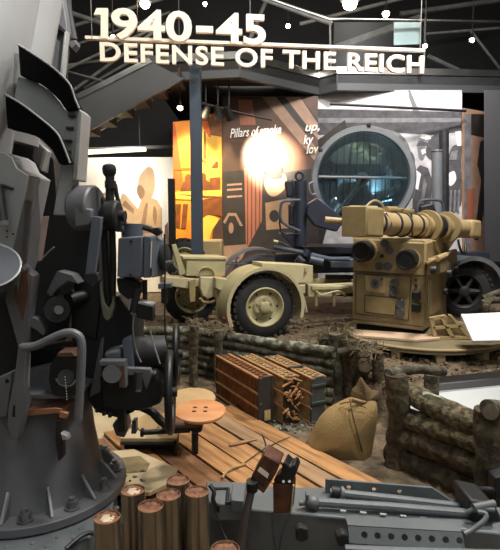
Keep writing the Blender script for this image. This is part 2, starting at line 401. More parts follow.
spotlight(206, 112, 9.6, 'black track spotlight just right of the blue-grey column', (-.5, .3, -1)); spotlight(218, 113, 9.6, 'black track spotlight, middle one over the orange mural', (.3, .5, -1)); spotlight(229, 114, 9.62, 'black track spotlight over the brown quote mural', (.4, .6, -1))
tk = MB().tube([Q(198, 102, 9.6), Q(240, 113, 9.65), Q(272, 120, 9.7)], .02, 8); 
tk.tube([Q(330, 104, 9.7), Q(410, 108, 9.7), Q(466, 111, 9.75)], .025, 8)
tag(tk.build('lighting_track', 'black_paint', base=Q(240, 110, 9.6)), 'thin black lighting track pipe below the mezzanine', 'track')

# ================================================================== murals (flat printed panels)
mat('print_cream', (252, 246, 234), .6, var=.03)
mat('print_sand', (186, 156, 122), .6, var=.12, scale=3)
mat('print_sand_dark', (142, 112, 84), .6, var=.15, scale=4)
mat('print_orange', (226, 122, 22), .55, col2=(236, 158, 40), scale=1.2)
mat('print_orange_deep', (212, 92, 16), .55, var=.1)
mat('print_orange_brown', (120, 64, 14), .55, var=.25, scale=8)
mat('print_yellow', (248, 190, 70), .55, var=.06)
mat('print_brown', (96, 62, 44), .6, col2=(66, 48, 38), scale=1.6)
mat('print_brown_dark', (38, 32, 28), .6, var=.3, scale=4)
mat('print_rust', (150, 90, 68), .6, var=.12, scale=14, stretch=(6, 1, .2))
mat('print_tan', (146, 116, 96), .6, var=.15, scale=5)
mat('print_white', (240, 236, 228), .6, var=.02)
mat('print_grey', (150, 148, 150), .6, col2=(196, 194, 198), scale=4)
mat('print_grey_dark', (64, 62, 66), .6, var=.35, scale=9)
mat('print_grey_mid', (112, 110, 114), .6, var=.25, scale=7)
mat('print_grey_light', (214, 212, 216), .6, var=.06, scale=5)
mat('pillar_grey', (44, 44, 47), .6, var=.05)
class Panel:
    """a real flat panel in the plane through pixels a and b at distances ya, yb; prints lie on it in thin layers"""
    def __init__(s, name, label, pts, ya, yb, m, th=.05, cat='mural'):
        xs_ = [p[0] for p in pts]; A = Q(min(xs_), 200, ya); B = Q(max(xs_), 200, yb); s.u = oz(B - A); s.n = V((s.u.y, -s.u.x, 0)); s.A = A; s.k = 0
        W = [s.at(*p) for p in pts]; lo = min(p.z for p in W); c = sum(W, V()) / len(W)
        s.root = thing(name, label, cat, (c.x, c.y, lo)); MB().prism(W, -s.n * th).build('board', m, s.root)
    def at(s, px, py, o=0):
        d = ray(px, py); return CAM + d * (((s.A - CAM).dot(s.n)) / d.dot(s.n)) + s.n * o
    def pr(s, pts, m, name='print', smooth=False):
        s.k += 1; o = .0015 * s.k
        if smooth:
            q = []; n = len(pts)
            for i in range(n):
                a, b, c, d = (V(pts[(i + j - 1) % n]) for j in range(4))
                for k in range(4):
                    t = k / 4; q.append(.5 * ((2 * b) + (c - a) * t + (2 * a - 5 * b + 4 * c - d) * t * t + (3 * b - a - 3 * c + d) * t ** 3))
            pts = q
        MB().prism([s.at(p[0], p[1], o) for p in pts], -s.n * .001).build(name, m, s.root)
    def disc(s, px, py, rx, ry, m, n=20, name='print', r0=0):
        if r0: 
            out = [(px + rx * math.cos(t), py + ry * math.sin(t)) for t in [2 * math.pi * i / n for i in range(n)]]
        s.pr([(px + rx * math.cos(2 * math.pi * i / n), py + ry * math.sin(2 * math.pi * i / n)) for i in range(n)], m, name)
    def text(s, txt, px, py, h, w, m, shear=.25):
        vs, fs = font_mesh(txt, 1, .0, .012, shear); s.k += 1
        mnx = min(v.x for v in vs); mxx = max(v.x for v in vs)
        return MB().add([s.at(px + (v.x - mnx) / (mxx - mnx) * w, py - v.y * h / .7 - (v.x - mnx) / (mxx - mnx) * w * .09, .0015 * s.k) for v in vs], fs).build('lettering', m, s.root)
# cream mural: figure in a hooded coat
p = Panel('mural', 'overexposed cream mural of a soldier in a hooded coat', [(40, 158), (173, 157), (173, 292), (40, 291)], 11.6, 11.0, 'print_cream')
p.pr([(121, 262), (121, 216), (112, 208), (115, 199), (118, 197), (120, 200), (122, 194), (125, 194), (138, 209), (141, 201), (150, 197), (157, 200), (162, 209), (162, 262)], 'print_sand')
p.pr([(138, 190), (139, 178), (145, 169), (150, 167), (154, 172), (155, 186), (152, 197), (146, 201), (140, 199)], 'print_sand', smooth=True)
p.pr([(138, 185.5), (142, 186), (145, 192), (143, 198), (140, 198), (137, 192)], 'print_sand_dark', smooth=True)
p.pr([(125, 200), (134, 209), (134, 214), (122, 205)], 'print_sand_dark')
p.pr([(145, 206), (148, 204), (146, 222), (142, 234), (141, 226)], 'print_sand_dark', smooth=True)
p.pr([(154, 206), (157, 212), (156, 226), (153, 218)], 'print_sand_dark', smooth=True)
p.pr([(124, 224), (140, 230), (158, 227), (158, 231), (140, 234), (124, 229)], 'print_sand_dark')
p.pr([(96, 205), (103, 193), (108, 196), (112, 210), (112, 230), (96, 240)], 'print_sand', smooth=True)
p.pr([(164, 262), (165, 226), (168, 222), (170, 262)], 'print_sand_dark')
# fluorescent valance above it
vl = thing('strip_light', 'long glowing strip light along the top of the cream mural', 'light', Q(105, 152, 10.7))
MB().prism([Q(62, 151, 10.6), Q(145, 147.5, 10.6), Q(145, 150.5, 10.6), Q(62, 155, 10.6)], (0, .12, 0)).build('diffuser', 'tube_glow', vl)
MB().prism([Q(58, 148.5, 10.7), Q(172, 145, 10.7), Q(172, 147, 10.7), Q(58, 151, 10.7)], (0, .2, 0)).build('housing', 'deck_grey', vl)
for px in (70, 140): q_ = Q(px, 147, 10.8); MB().cyl(q_, V((q_.x, q_.y, HT)), .01, n=6).build('hanger', 'black_paint', vl)
# orange mural: men in an open vehicle before a house
p = Panel('mural', 'glowing orange mural of men in an open vehicle by a house', [(173, 122), (192, 120), (222, 110), (222, 296), (173, 296)], 10.2, 10.4, 'print_orange')
p.pr([(173, 123), (175, 123), (184, 190), (173, 190)], 'print_orange_deep')
p.pr([(192, 121), (221, 135), (221, 178), (203, 180), (192, 180)], 'print_yellow')
p.pr([(199, 121), (210, 135), (222, 137), (222, 112)], 'print_orange_brown'); p.pr([(199, 121), (208, 121), (211, 137), (209, 137)], 'print_orange_deep')
for x in (200.5, 204): p.pr([(x, 129 + (x - 200) * .5), (x + 1.8, 130 + (x - 200) * .5), (x + 1.8, 160), (x, 158)], 'print_orange_brown')
p.pr([(199, 157), (206, 162), (206, 163.5), (199, 159)], 'print_orange_brown')
p.pr([(211, 168), (216, 161), (218, 162), (218, 168)], 'print_orange_brown')
p.pr([(173, 168), (192, 168), (192, 170), (173, 170)], 'print_orange_deep')
for x, y in ((188, 179), (203, 178)): p.pr([(x - 7, y + 14), (x - 5, y + 4), (x - 3, y + 2), (x - 3, y - 2), (x, y - 5), (x + 3, y - 3), (x + 3, y + 2), (x + 7, y + 5), (x + 10, y + 14)], 'print_orange_brown', smooth=True)
p.pr([(210, 178), (220, 177), (220, 191), (208, 191)], 'print_orange_brown')
p.pr([(174, 192), (222, 190), (221, 196), (200, 200), (174, 199)], 'print_yellow'); p.pr([(176, 194), (220, 196.5), (205, 198.5)], 'print_orange_brown')
p.pr([(176, 204), (181, 204), (180, 227), (176, 227)], 'print_orange_brown'); p.pr([(183, 204), (188, 204), (186, 228), (181, 228)], 'print_orange_brown')
p.pr([(199, 200), (222, 197), (222, 217), (216, 215), (208, 215), (200, 220)], 'print_orange_brown')
p.pr([(199, 224), (206, 216), (213, 216), (218, 220), (212, 230), (208, 242), (199, 240)], 'print_yellow', smooth=True)
p.pr([(211, 246), (213, 231), (218, 221), (222, 221), (222, 262), (206, 262)], 'print_brown', smooth=True)
# brown quote mural
p = Panel('mural', 'brown mural with white quotation and a rust striped shed', [(222.5, 96), (318, 96), (318, 295), (222.5, 296)], 10.4, 10.6, 'print_brown')
p.pr([(223, 97), (300, 97), (318, 120), (318, 140), (270, 100)], 'print_brown_dark')
p.pr([(285, 97), (300, 97), (318, 124), (318, 140)], 'print_tan'); p.pr([(262, 97), (276, 97), (318, 150), (318, 165)], 'print_tan')
p.pr([(238, 100), (252, 100), (256, 125), (240, 125)], 'print_rust')
p.pr([(222.5, 172), (245, 170), (245, 245), (222.5, 250)], 'print_brown_dark')
for y in (184, 189, 196): p.pr([(227, y), (242, y - 1), (242, y + 1), (227, y + 2)], 'print_tan')
p.pr([(222.5, 246), (300, 240), (318, 262), (222.5, 262)], 'print_tan')
p.disc(231, 228, 4.5, 9, 'print_brown_dark'); p.disc(231, 228, 2.5, 5.5, 'print_tan'); 
p.pr([(223, 222), (228, 213), (236, 213), (243, 226), (240, 226), (235, 216), (229, 216), (225, 224)], 'print_tan')
p.pr([(244, 168), (263, 168), (261, 246), (246, 246)], 'print_rust')
for k in range(4): p.pr([(247 + k * 4, 170), (248 + k * 4, 170), (248 + k * 4, 245), (247 + k * 4, 245)], 'print_brown')
p.pr([(262, 175), (318, 168), (318, 262), (240, 262), (262, 220)], 'print_brown_dark')
p.pr([(264, 182), (272, 174), (284, 174), (286, 186), (276, 196), (268, 194)], 'print_sand_dark', smooth=True)
p.pr([(268, 176), (276, 170), (279, 180), (271, 186)], 'print_tan', smooth=True)
p.pr([(265, 203), (290, 198), (290, 228), (266, 230)], 'print_sand_dark'); p.disc(274, 216, 5, 6, 'print_brown_dark')
p.pr([(262, 170), (282, 167), (282, 178), (272, 180)], 'print_brown_dark')
p.text('Pillars of smoke', 230, 138, 9, 51, 'print_white'); p.text('up,', 305, 131.5, 8.5, 14, 'print_white')
p.text('ched to', 256, 149, 9, 27, 'print_white'); p.text('ky', 303, 144.5, 9, 10, 'print_white'); p.text('lov', 306, 154, 9, 12, 'print_white')
# grey photo mural of soldiers, curved end on the right
p = Panel('mural', 'black and white photo mural of soldiers behind the searchlight', [(318, 90), (462, 90), (462, 298), (318, 295)], 10.7, 10.0, 'print_grey')
p.pr([(318, 93), (462, 93), (462, 109), (318, 109)], 'print_grey_light')
p.pr([(408, 89.5), (410, 89.5), (414, 99), (418, 108), (424, 122), (410, 122), (413, 108), (409, 98)], 'print_grey_mid')
p.pr([(318, 109), (462, 112), (462, 132), (430, 135), (400, 133), (318, 135)], 'print_grey_dark', smooth=False)
p.pr([(318, 118), (462, 118), (462, 122), (318, 123)], 'print_grey_mid')
p.pr([(318, 140), (345, 120), (350, 140), (318, 262)], 'print_brown_dark')
p.pr([(417, 143), (420, 138), (427, 139), (430, 143), (425, 145), (426, 152), (423, 160), (419, 158)], 'print_grey_mid', smooth=True)   # face under a cap
p.pr([(416, 146), (420, 140), (428, 143), (427, 146)], 'print_grey_dark')
p.pr([(414, 172), (420, 165), (428, 168), (432, 180), (430, 215), (412, 215)], 'print_grey_dark')
p.pr([(426, 154), (428, 142), (434, 135), (440, 133), (444, 142), (442, 160), (432, 160)], 'print_grey_dark', smooth=True)              # head in a hood
p.pr([(446, 165), (452, 147), (462, 146), (461, 160), (461, 205), (440, 215), (440, 188)], 'print_grey_dark', smooth=True)
p.pr([(447, 176), (454, 171), (456, 180), (450, 186)], 'print_grey_light', smooth=True)
p.pr([(455, 132), (461, 131), (461, 146), (457, 146)], 'print_grey_light')
p.pr([(340, 136), (366, 128), (400, 134), (412, 160), (404, 200), (330, 210)], 'print_grey_mid', smooth=True)
p.pr([(420, 138), (422, 134), (429, 135), (431, 139), (426, 140)], 'print_grey_light')
p.pr([(421, 150), (425, 149), (426, 153), (422, 155)], 'print_grey_light'); p.pr([(416, 170), (421, 174), (418, 190), (414, 188)], 'print_grey_light')
p.pr([(424, 178), (427, 184), (423, 204), (420, 204)], 'print_grey_mid'); p.pr([(449, 160), (451, 152), (458, 150), (456, 160)], 'print_grey_mid')
for k in range(4): p.pr([(446 + k * 4, 190), (448 + k * 4, 190), (447 + k * 4, 212), (445 + k * 4, 212)], 'print_grey_mid')
p = Panel('mural', 'narrow tan end panel of the grey mural beside the dark pillar', [(464, 108), (487, 112), (485, 296), (464, 297)], 9.95, 10.25, 'print_tan')
p.pr([(466.5, 114), (487, 114), (486, 138), (466.5, 134)], 'print_brown_dark'); p.pr([(464.5, 114), (471, 114), (471, 250), (464.5, 250)], 'print_grey_mid')
p.pr([(480, 142), (486, 138), (484, 210), (478, 240), (474, 240), (481, 180), (477, 165)], 'print_brown_dark'); p.pr([(466.5, 190), (474, 188), (474, 235), (466.5, 240)], 'print_rust')
# dark pillar right
struct('pillar', MB().prism([Q(484, 262, 9.3), Q(520, 262, 9.2), Q(520, 90, 9.2), Q(484, 90, 9.3)], (.24, .5, 0)), 'pillar_grey', .01)

# ================================================================== vehicles
mat('tan_paint', (166, 158, 122), .55, var=.10, scale=5, bump=.05)
mat('tan_light', (182, 172, 136), .55, var=.08, scale=5)
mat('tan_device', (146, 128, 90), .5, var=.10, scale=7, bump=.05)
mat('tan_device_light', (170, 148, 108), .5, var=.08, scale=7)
mat('navy_paint', (41, 46, 60), .45, .1, var=.12, scale=5)
mat('slate_paint', (72, 80, 93), .45, .1, var=.10, scale=5)
mat('ring_grey', (112, 116, 122), .45, .2, var=.08)
mat('dark_steel', (46, 46, 49), .5, .3, var=.25, scale=8)
mat('black_gap', (14, 14, 14), .9, var=.1)
mat('red_lens', (190, 24, 24), .3, var=.05)
mat('dial_grey', (84, 88, 94), .3, .1, var=.15)
mat('mirror_metal', (216, 226, 234), .06, 1, var=.02)
glass('lamp_glass', (.80, .92, .97), .03, .03)

def arc_band(c, u, n, r0, r1, a0, a1, m0, m1, k=28):
    """curved band round axis n: angle from direction u (a=0) upward; m0..m1 along n"""
    b = MB(); zv = V((0, 0, 1)); vs = []
    for i in range(k + 1):
        a = R(a0 + (a1 - a0) * i / k); d = u * math.cos(a) + zv * math.sin(a)
        vs += [c + d * r0 + n * m0, c + d * r1 + n * m0, c + d * r1 + n * m1, c + d * r0 + n * m1]
    fs = [(i * 4 + q, i * 4 + (q + 1) % 4, i * 4 + 4 + (q + 1) % 4, i * 4 + 4 + q) for i in range(k) for q in range(4)]
    fs += [(3, 2, 1, 0), (k * 4, k * 4 + 1, k * 4 + 2, k * 4 + 3)]
    return b.add(vs, fs)
def wheel(root, c, ax, Rw, wd, rr, rim_m, style='disc', lugs=30):
    """tyre + rim + hub; ax points outward (to the viewer)"""
    ax, u, v_ = frame(ax); c = V(c)
    t = MB().lathe(c, ax, [(-wd / 2, rr), (-wd / 2 - .004, rr + .03), (-wd / 2 + .01, Rw - .05), (-wd / 2 + .04, Rw - .012), (wd / 2 - .04, Rw - .012), (wd / 2 - .01, Rw - .05), (wd / 2 + .004, rr + .03), (wd / 2, rr), (wd / 2 - .03, rr - .01), (-wd / 2 + .03, rr - .01), (-wd / 2, rr)], 48)
    for i in range(lugs):
        for s in (-1, 1):
            a = 2 * math.pi * (i + .25 * s) / lugs; d = u * math.cos(a) + v_ * math.sin(a); e = -u * math.sin(a) + v_ * math.cos(a)
            M = Mx((ax, d, e)).transposed()
            t.box(c + d * (Rw - .012) + ax * s * wd * .27, (wd * .42, .036, 2 * math.pi * Rw / lugs * .55), M)
    w_ = t.build('tyre', 'rubber', root)
    f = wd / 2
    MB().lathe(c, ax, [(f - .07, rr - .015), (f + .004, rr + .012), (f + .012, rr - .004), (f - .01, rr - .03), (f - .06, rr - .05), (f - .07, rr - .015)], 40).build('rim', rim_m, root)
    if style == 'disc':
        n = 60; pts = []
        for i in range(n):
            a = 2 * math.pi * i / n; s = max(0, math.cos(6 * a)); q = (rr - .03) * (1 - .26 * s ** 4)
            pts.append(c + ax * (f - .055) + (u * math.cos(a) + v_ * math.sin(a)) * q)
        b = MB().prism(pts, ax * -.015)
        b.lathe(c, ax, [(f - .056, rr * .62), (f - .02, rr * .52), (f - .02, rr * .3), (f - .03, 0)], 30)
        d = b.build('wheel_disc', rim_m, root)
        MB().lathe(c, ax, [(-wd / 2, rr - .02), (f - .085, rr - .02)], 30).lathe(c, ax, [(f - .085, rr - .02), (f - .084, 0)], 30).build('brake_drum', 'black_gap', root)
        MB().lathe(c, ax, [(f - .03, .085), (f + .03, .07), (f + .04, .05), (f + .04, 0)], 20).build('hub', rim_m, root)
        for i in range(6):
            a = 2 * math.pi * (i + .5) / 6; q = c + (u * math.cos(a) + v_ * math.sin(a)) * rr * .42
            MB().cyl(q + ax * (f - .03), q + ax * (f + .005), .016, n=6).build('wheel_nut', rim_m, root)
    else:
        for i in range(6):
            a = 2 * math.pi * i / 6; d = u * math.cos(a) + v_ * math.sin(a)
            MB().tube([c + ax * (f - .03) + d * .03, c + ax * (f - .06) + d * (rr - .02)], lambda t: .05 - .015 * t, 8, 0).build('spoke', rim_m, root)
        MB().lathe(c, ax, [(f - .06, .1), (f + .02, .085), (f + .04, .05), (f + .04, 0)], 20).build('hub', rim_m, root)
        MB().lathe(c, ax, [(-wd / 2 + .01, rr), (-wd / 2 + .011, 0)], 30).build('brake_drum', 'black_gap', root)
# ------------------------------------------------------------------ tan limber trailer
TO = V((-.03, 7.63, 0)); TLx = V((.947, .321, 0)); Tn = V((.321, -.947, 0)); TM = rotz(math.atan2(TLx.y, TLx.x))
def TP(l, m, z): return TO + TLx * l + Tn * m + V((0, 0, z))
def tq(px, py, m):
    d = ray(px, py); return CAM + d * (((TO + Tn * m) - CAM).dot(Tn) / d.dot(Tn))
def tpl(pts, m, th): return MB().prism([tq(a, b, m) for a, b in pts], -Tn * th)
tt = thing('trailer', 'sand coloured two wheeled gun limber trailer behind the log wall', 'trailer', TP(0, 0, 0))
wc = tq(265, 308.5, .92); wheel(tt, V((wc.x, wc.y, .415)) - Tn * .1, Tn, .425, .2, .255, 'tan_paint')
wf = tq(191, 299, -.52); wheel(tt, V((wf.x, wf.y, .415)), Tn, .425, .2, .255, 'tan_paint')
lw = (wc - TO).dot(TLx); CW = TP(lw, 0, .415)
MB().cyl(TP(lw, -.75, .415), TP(lw, .7, .415), .045).build('axle', 'tan_paint', tt)
b = arc_band(CW, TLx, Tn, .515, .535, -18, 208, .44, .98); b.build('fender', 'tan_paint', tt, .004)
MB().add(*(lambda q: (q.v, q.f))(arc_band(CW, TLx, Tn, .495, .54, -18, 205, .965, .985))).build('fender_lip', 'tan_light', tt)
# skirt closing the fender inside
rc = tq(232, 302, .985); rl = CW + (TLx * math.cos(R(196)) + V((0, 0, math.sin(R(196))))) * .53 + Tn * .80
rn = (TLx * math.cos(R(196)) + V((0, 0, math.sin(R(196)))))
MB().lathe(rl, rn, [(0, .035), (.02, .033), (.028, .02), (.03, 0)], 16).build('reflector', 'red_lens', tt)
# tool box on the right of the fender
c = tq(289, 266, .95); e = tq(313, 284, .95)
bx = MB().prism([tq(262, 263, .93), tq(313, 265.5, .93), tq(313, 283, .93), tq(291, 283, .93), tq(278, 272, .93), tq(262, 268, .93)], -Tn * .4); bx.build('tool_box', 'tan_light', tt, .006)
MB().box(tq(306, 270, .945), (.03, .03, .06), TM).build('latch', 'tan_paint', tt)
# body: chest, rounded shield, side plates, frame
tpl([(187, 258), (226, 258.5), (225, 276), (186, 276)], .25, .45).build('chest', 'tan_paint', tt, .008)
tpl([(183, 256.5), (227, 257), (227, 259.5), (183, 259)], .27, .5).build('chest_lid', 'tan_light', tt, .004)
arc_band(tq(206, 276, .27), TLx, Tn, .12, .135, 0, 180, -.02, .02).build('trim_rib', 'tan_light', tt)
tpl([(201, 277), (216, 277.5), (216, 291), (213, 297), (208, 299), (203, 296), (200, 288)], .40, .12).build('rounded_cover', 'tan_light', tt, .01)
tpl([(164, 277), (201, 279), (201, 285), (190, 289), (164, 285)], .30, .35).build('platform', 'tan_light', tt, .006)
tpl([(189, 281), (196, 279), (195, 302), (190, 302)], .36, .06).build('bracket', 'tan_device', tt, .004)
MB().tube([tq(200, 298, .4), tq(204, 302, .4), tq(214, 301, .4), tq(222, 290, .4)], .02, 8).build('chain_link', 'tan_device', tt)
tpl([(216, 278), (232, 280), (243, 291), (243, 296), (226, 294), (216, 288)], .55, .3).build('chassis_plate', 'tan_paint', tt, .006)
tpl([(172, 245), (176, 244), (186, 273), (180, 276)], .3, .06).build('brace', 'tan_paint', tt, .004)
tpl([(180, 284), (192, 290), (192, 296), (178, 292)], .2, .1).build('spring', 'tan_device', tt, .004)
for (l, m) in ((.0, .4), (.0, -.3)):
    MB().box(TP(lw + .7, m, .56), (2.5, .09, .12), TM).build('chassis_rail', 'tan_light', tt, .006)
tpl([(308, 284), (353, 286), (353, 293), (330, 297), (308, 297)], .75, .1).build('drawbar', 'tan_light', tt, .01)
tpl([(312, 286), (347, 287), (350, 289), (312, 290)], .78, .03).build('drawbar_flange', 'tan_paint', tt, .004)
for px in (316, 334): MB().cyl(tq(px, 292, .76), tq(px, 306, .76), .022).build('support_leg', 'tan_device', tt)
MB().tube([tq(300, 290, .85), tq(304, 302, .85), tq(306, 312, .85)], .025).build('prop_stand', 'tan_paint', tt)
MB().tube([tq(316, 291, .79), tq(322, 295, .80), tq(338, 291, .80), tq(346, 297, .8)], .014).build('release_lever', 'tan_light', tt)
# spare tyre behind
sp = thing('spare_tyre', 'dark tyre on a tan rim propped behind the sand coloured trailer', 'tyre', Q(184, 262, 9.0))
spn = V((.25, -.97, 0)); spc = Q(184, 259, 9.0); wheel(sp, spc, spn, .36, .18, .2, 'tan_paint', lugs=24)
MB().prism([Q(160, 253, 9.2), Q(176, 240, 9.2), Q(222, 240, 9.2), Q(222, 268, 9.2), Q(160, 268, 9.2)], (0, .5, 0)).build('fender_block', 'tan_device', sp, .03)
# ------------------------------------------------------------------ searchlight carriage (navy) and lamp
SN = V((.18, -.984, 0)).normalized(); SU = V((.984, .18, 0)); SO = Q(363, 178, 8.0)
sl = thing('searchlight', 'large round glass-fronted searchlight with a grey rim on the navy carriage', 'searchlight', SO - V((0, 0, .8)))
Rl = 49.5 * 8.0 / F
sn_ = V((-.12, -.98, .05)).normalized(); sa, sU, sV = frame(sn_)
MB().lathe(SO, sn_, [(-.62, Rl * .55), (-.5, Rl * .8), (-.3, Rl * .97), (.0, Rl * .97), (.0, Rl * .935), (-.3, Rl * .93), (-.5, Rl * .76), (-.6, Rl * .5)], 64).build('drum', 'navy_paint', sl)
MB().lathe(SO, sn_, [(-.06, Rl * .95), (-.06, Rl * 1.03), (.02, Rl * 1.03), (.05, Rl * 1.0), (.05, Rl * .91), (.02, Rl * .89), (-.05, Rl * .89)], 72).build('rim', 'ring_grey', sl)
f_ = .72; MB().lathe(SO, sn_, [(-.56 + (r * r) / (4 * f_), r) for r in [Rl * .93 * k / 24 for k in range(25)]], 64).build('mirror', 'mirror_metal', sl, sharp=80)
MB().lathe(SO, sn_, [(.0, Rl * .9), (.012, Rl * .9), (.012, 0)], 64).lathe(SO, -sn_, [(0, Rl * .9), (.001, 0)], 64).build('front_glass', 'lamp_glass', sl)
gb = MB()
for k in range(-6, 7):
    x = k * Rl * .9 / 6.7; h = math.sqrt(max(0, (Rl * .9) ** 2 - x * x)); s1 = V((0, 0, 1)); s2 = SU
    gb.tube([SO + sn_ * .02 + s2 * x - s1 * h, SO + sn_ * .02 + s2 * x + s1 * h], .0055, 6, 0)
gb.build('glass_strip_joint', 'dark_steel', sl)
MB().tube([SO + sn_ * .05 - SU * Rl * .92, SO + sn_ * .05 + SU * Rl * .92], .022, 10, 0).build('cross_bar', 'ring_grey', sl)
MB().tube([SO + sn_ * .0 + SU * .02, SO - sn_ * .2 - SU * .3 - V((0, 0, .42)), SO - sn_ * .15 - SU * .42 - V((0, 0, .56))], .04, 10, 0).build('lamp_arm', 'black_paint', sl)
MB().lathe(SO - sn_ * .12, sn_, [(-.1, 0), (-.1, .05), (-.02, .1), (.06, .1), (.1, .05), (.1, 0)], 20).build('arc_head', 'dark_steel', sl)
for a in (30, 85, 150, 205, 250, 320):
    d = SU * math.cos(R(a)) + V((0, 0, math.sin(R(a)))); MB().box(SO + sn_ * .02 + d * Rl * 1.03, (.05, .08, .05), rotz(.2)).build('clamp', 'dark_steel', sl, .008)
for a in (22, 345, 192):
    d = SU * math.cos(R(a)) + V((0, 0, math.sin(R(a)))); e = SU * -math.sin(R(a)) + V((0, 0, math.cos(R(a))))
    MB().tube([SO + sn_ * .04 + d * Rl * 1.02 - e * .09, SO + sn_ * .06 + d * Rl * 1.12 - e * .07, SO + sn_ * .06 + d * Rl * 1.12 + e * .07, SO + sn_ * .04 + d * Rl * 1.02 + e * .09], .014, 8).build('handle', 'ring_grey', sl)
qp([(309, 203), (318, 197), (345, 219), (337, 232), (315, 226), (306, 214)], 7.75, .25).build('trunnion_box', 'navy_paint', sl, .02)
# carriage
ca = thing('searchlight_carriage', 'dark navy wheeled carriage carrying the big searchlight', 'trailer', Z(363, 318, 0))
cn = V((.17, -.985, 0)); cu = V((.985, .17, 0)); cM = rotz(math.atan2(.17, .985))
rw = Z(462, 317, 0); rwc = V((rw.x, rw.y, .43)); wheel(ca, rwc, V((-.25, -.97, 0)), .435, .2, .27, 'dark_steel', 'spoke')
arc_band(rwc, cu, cn, .53, .56, -10, 185, -.2, .26).build('fender', 'slate_paint', ca, .004)
arc_band(rwc, cu, cn, .50, .57, -10, 185, .24, .275).build('fender_lip', 'ring_grey', ca)
lc = Q(262, 286, 8.7); lc.z = .43
wheel(ca, lc, cn, .43, .2, .27, 'dark_steel', 'spoke')
arc_band(lc, cu, cn, .53, .56, 5, 175, -.2, .22).build('fender', 'navy_paint', ca)
arc_band(lc, cu, cn, .52, .57, 5, 175, .18, .23).build('fender_lip', 'slate_paint', ca)
arc_band(lc + cn * -.5 , cu, cn, .62, .65, 20, 165, -.2, .2).build('fender_lip', 'ring_grey', ca)
qp([(276, 254), (490, 252), (490, 270), (276, 274)], 8.45, .35).build('chassis_beam', 'navy_paint', ca, .01)
qp([(300, 247), (420, 246), (420, 254), (300, 254)], 8.2, 1.1).build('turntable', 'navy_paint', ca, .02)
qp([(331, 262), (352, 259), (436, 259), (436, 267), (331, 268)], 7.85, .4).build('step', 'slate_paint', ca, .01)
qp([(326, 275), (440, 277), (440, 281), (326, 279)], 8.1, .1).build('foot_rail', 'navy_paint', ca, .01)
qp([(305, 282), (440, 283), (440, 296), (305, 296)], 8.5, .3).build('lower_beam', 'navy_paint', ca, .01)
MB().tube([Q(274, 247, 7.9), Q(300, 252, 7.8), Q(330, 259, 7.75), Q(350, 259, 7.75)], .035, 10, 0).build('tow_pole', 'slate_paint', ca)
MB().tube([Q(310, 259, 7.7), Q(323, 262, 7.7)], .055, 12, 0).build('buffer', 'slate_paint', ca)
for (a, b) in (((305, 256), (309, 250)), ((297, 258), (303, 262))): MB().cyl(Q(*a, 7.8), Q(*b, 7.8), .07).build('joint', 'navy_paint', ca)
# yoke post with lifting eye, hand rails
MB().cyl(Q(300.5, 246, 7.9), Q(300.5, 181, 7.9), 6.2 * 7.9 / F, n=24).build('yoke_post', 'navy_paint', ca)
MB().torus(Q(299.5, 176, 7.9), (0, 1, 0), .055, .02, 24).build('lifting_eye', 'navy_paint', ca)
qp([(285, 181), (294, 180), (294, 197), (287, 197)], 7.95, .25).build('gear_case', 'navy_paint', ca, .02)
qp([(289, 204), (296, 205), (296, 226), (289, 225)], 7.95, .2).build('gear_case', 'navy_paint', ca, .02)
MB().tube([Q(300, 200, 7.75), Q(285, 201, 7.7), Q(281, 206, 7.7), Q(282, 222, 7.7), Q(300, 231, 7.75)], .022).build('hand_rail', 'slate_paint', ca)
MB().tube([Q(281, 204, 7.8), Q(281, 232, 7.8), Q(300, 234, 7.8)], .015).build('hand_rail', 'navy_paint', ca)
qp([(280, 233), (300, 233), (303, 248), (297, 252), (292, 246)], 7.9, .2).build('gusset', 'navy_paint', ca, .01)
MB().tube([Q(288, 246, 7.7), Q(279, 242, 7.7), Q(274, 242, 7.7)], .018).build('crank', 'dark_steel', ca)
MB().cyl(Q(278, 242, 7.7), Q(273.5, 241, 7.7), .022).build('crank_grip', 'tan_light', ca)
MB().tube([Q(240, 270, 8.2), Q(236, 260, 8.2), Q(239, 257, 8.2)], .015).tube([Q(226, 264, 8.2), Q(246, 264, 8.2)], .012).tube([Q(230, 272, 8.2), Q(240, 268, 8.2), Q(250, 272, 8.2)], .02).build('cable_hook', 'slate_paint', ca)
# second yoke arm behind right, tall exhaust pipes
qp([(415, 208), (430, 208), (432, 250), (413, 250)], 8.1, .3).build('yoke_arm', 'navy_paint', ca, .02)
MB().cyl(Q(437, 250, 8.9), Q(437, 151, 8.9), 5.2 * 8.9 / F, n=24).build('exhaust_pipe', 'ring_grey', ca)
MB().torus(Q(437, 151, 8.9), (0, 0, 1), 5.2 * 8.9 / F, .012, 24, 8).build('pipe_collar', 'ring_grey', ca)
MB().cyl(Q(444, 250, 9.1), Q(444, 131, 9.1), 4.6 * 9.1 / F, n=20).build('exhaust_pipe', 'dark_steel', ca)
MB().tube([Q(418, 214, 7.7), Q(420, 201, 7.7), Q(441, 201, 7.7), Q(443, 212, 7.7)], .02, 8).build('guard_rail', 'slate_paint', ca)

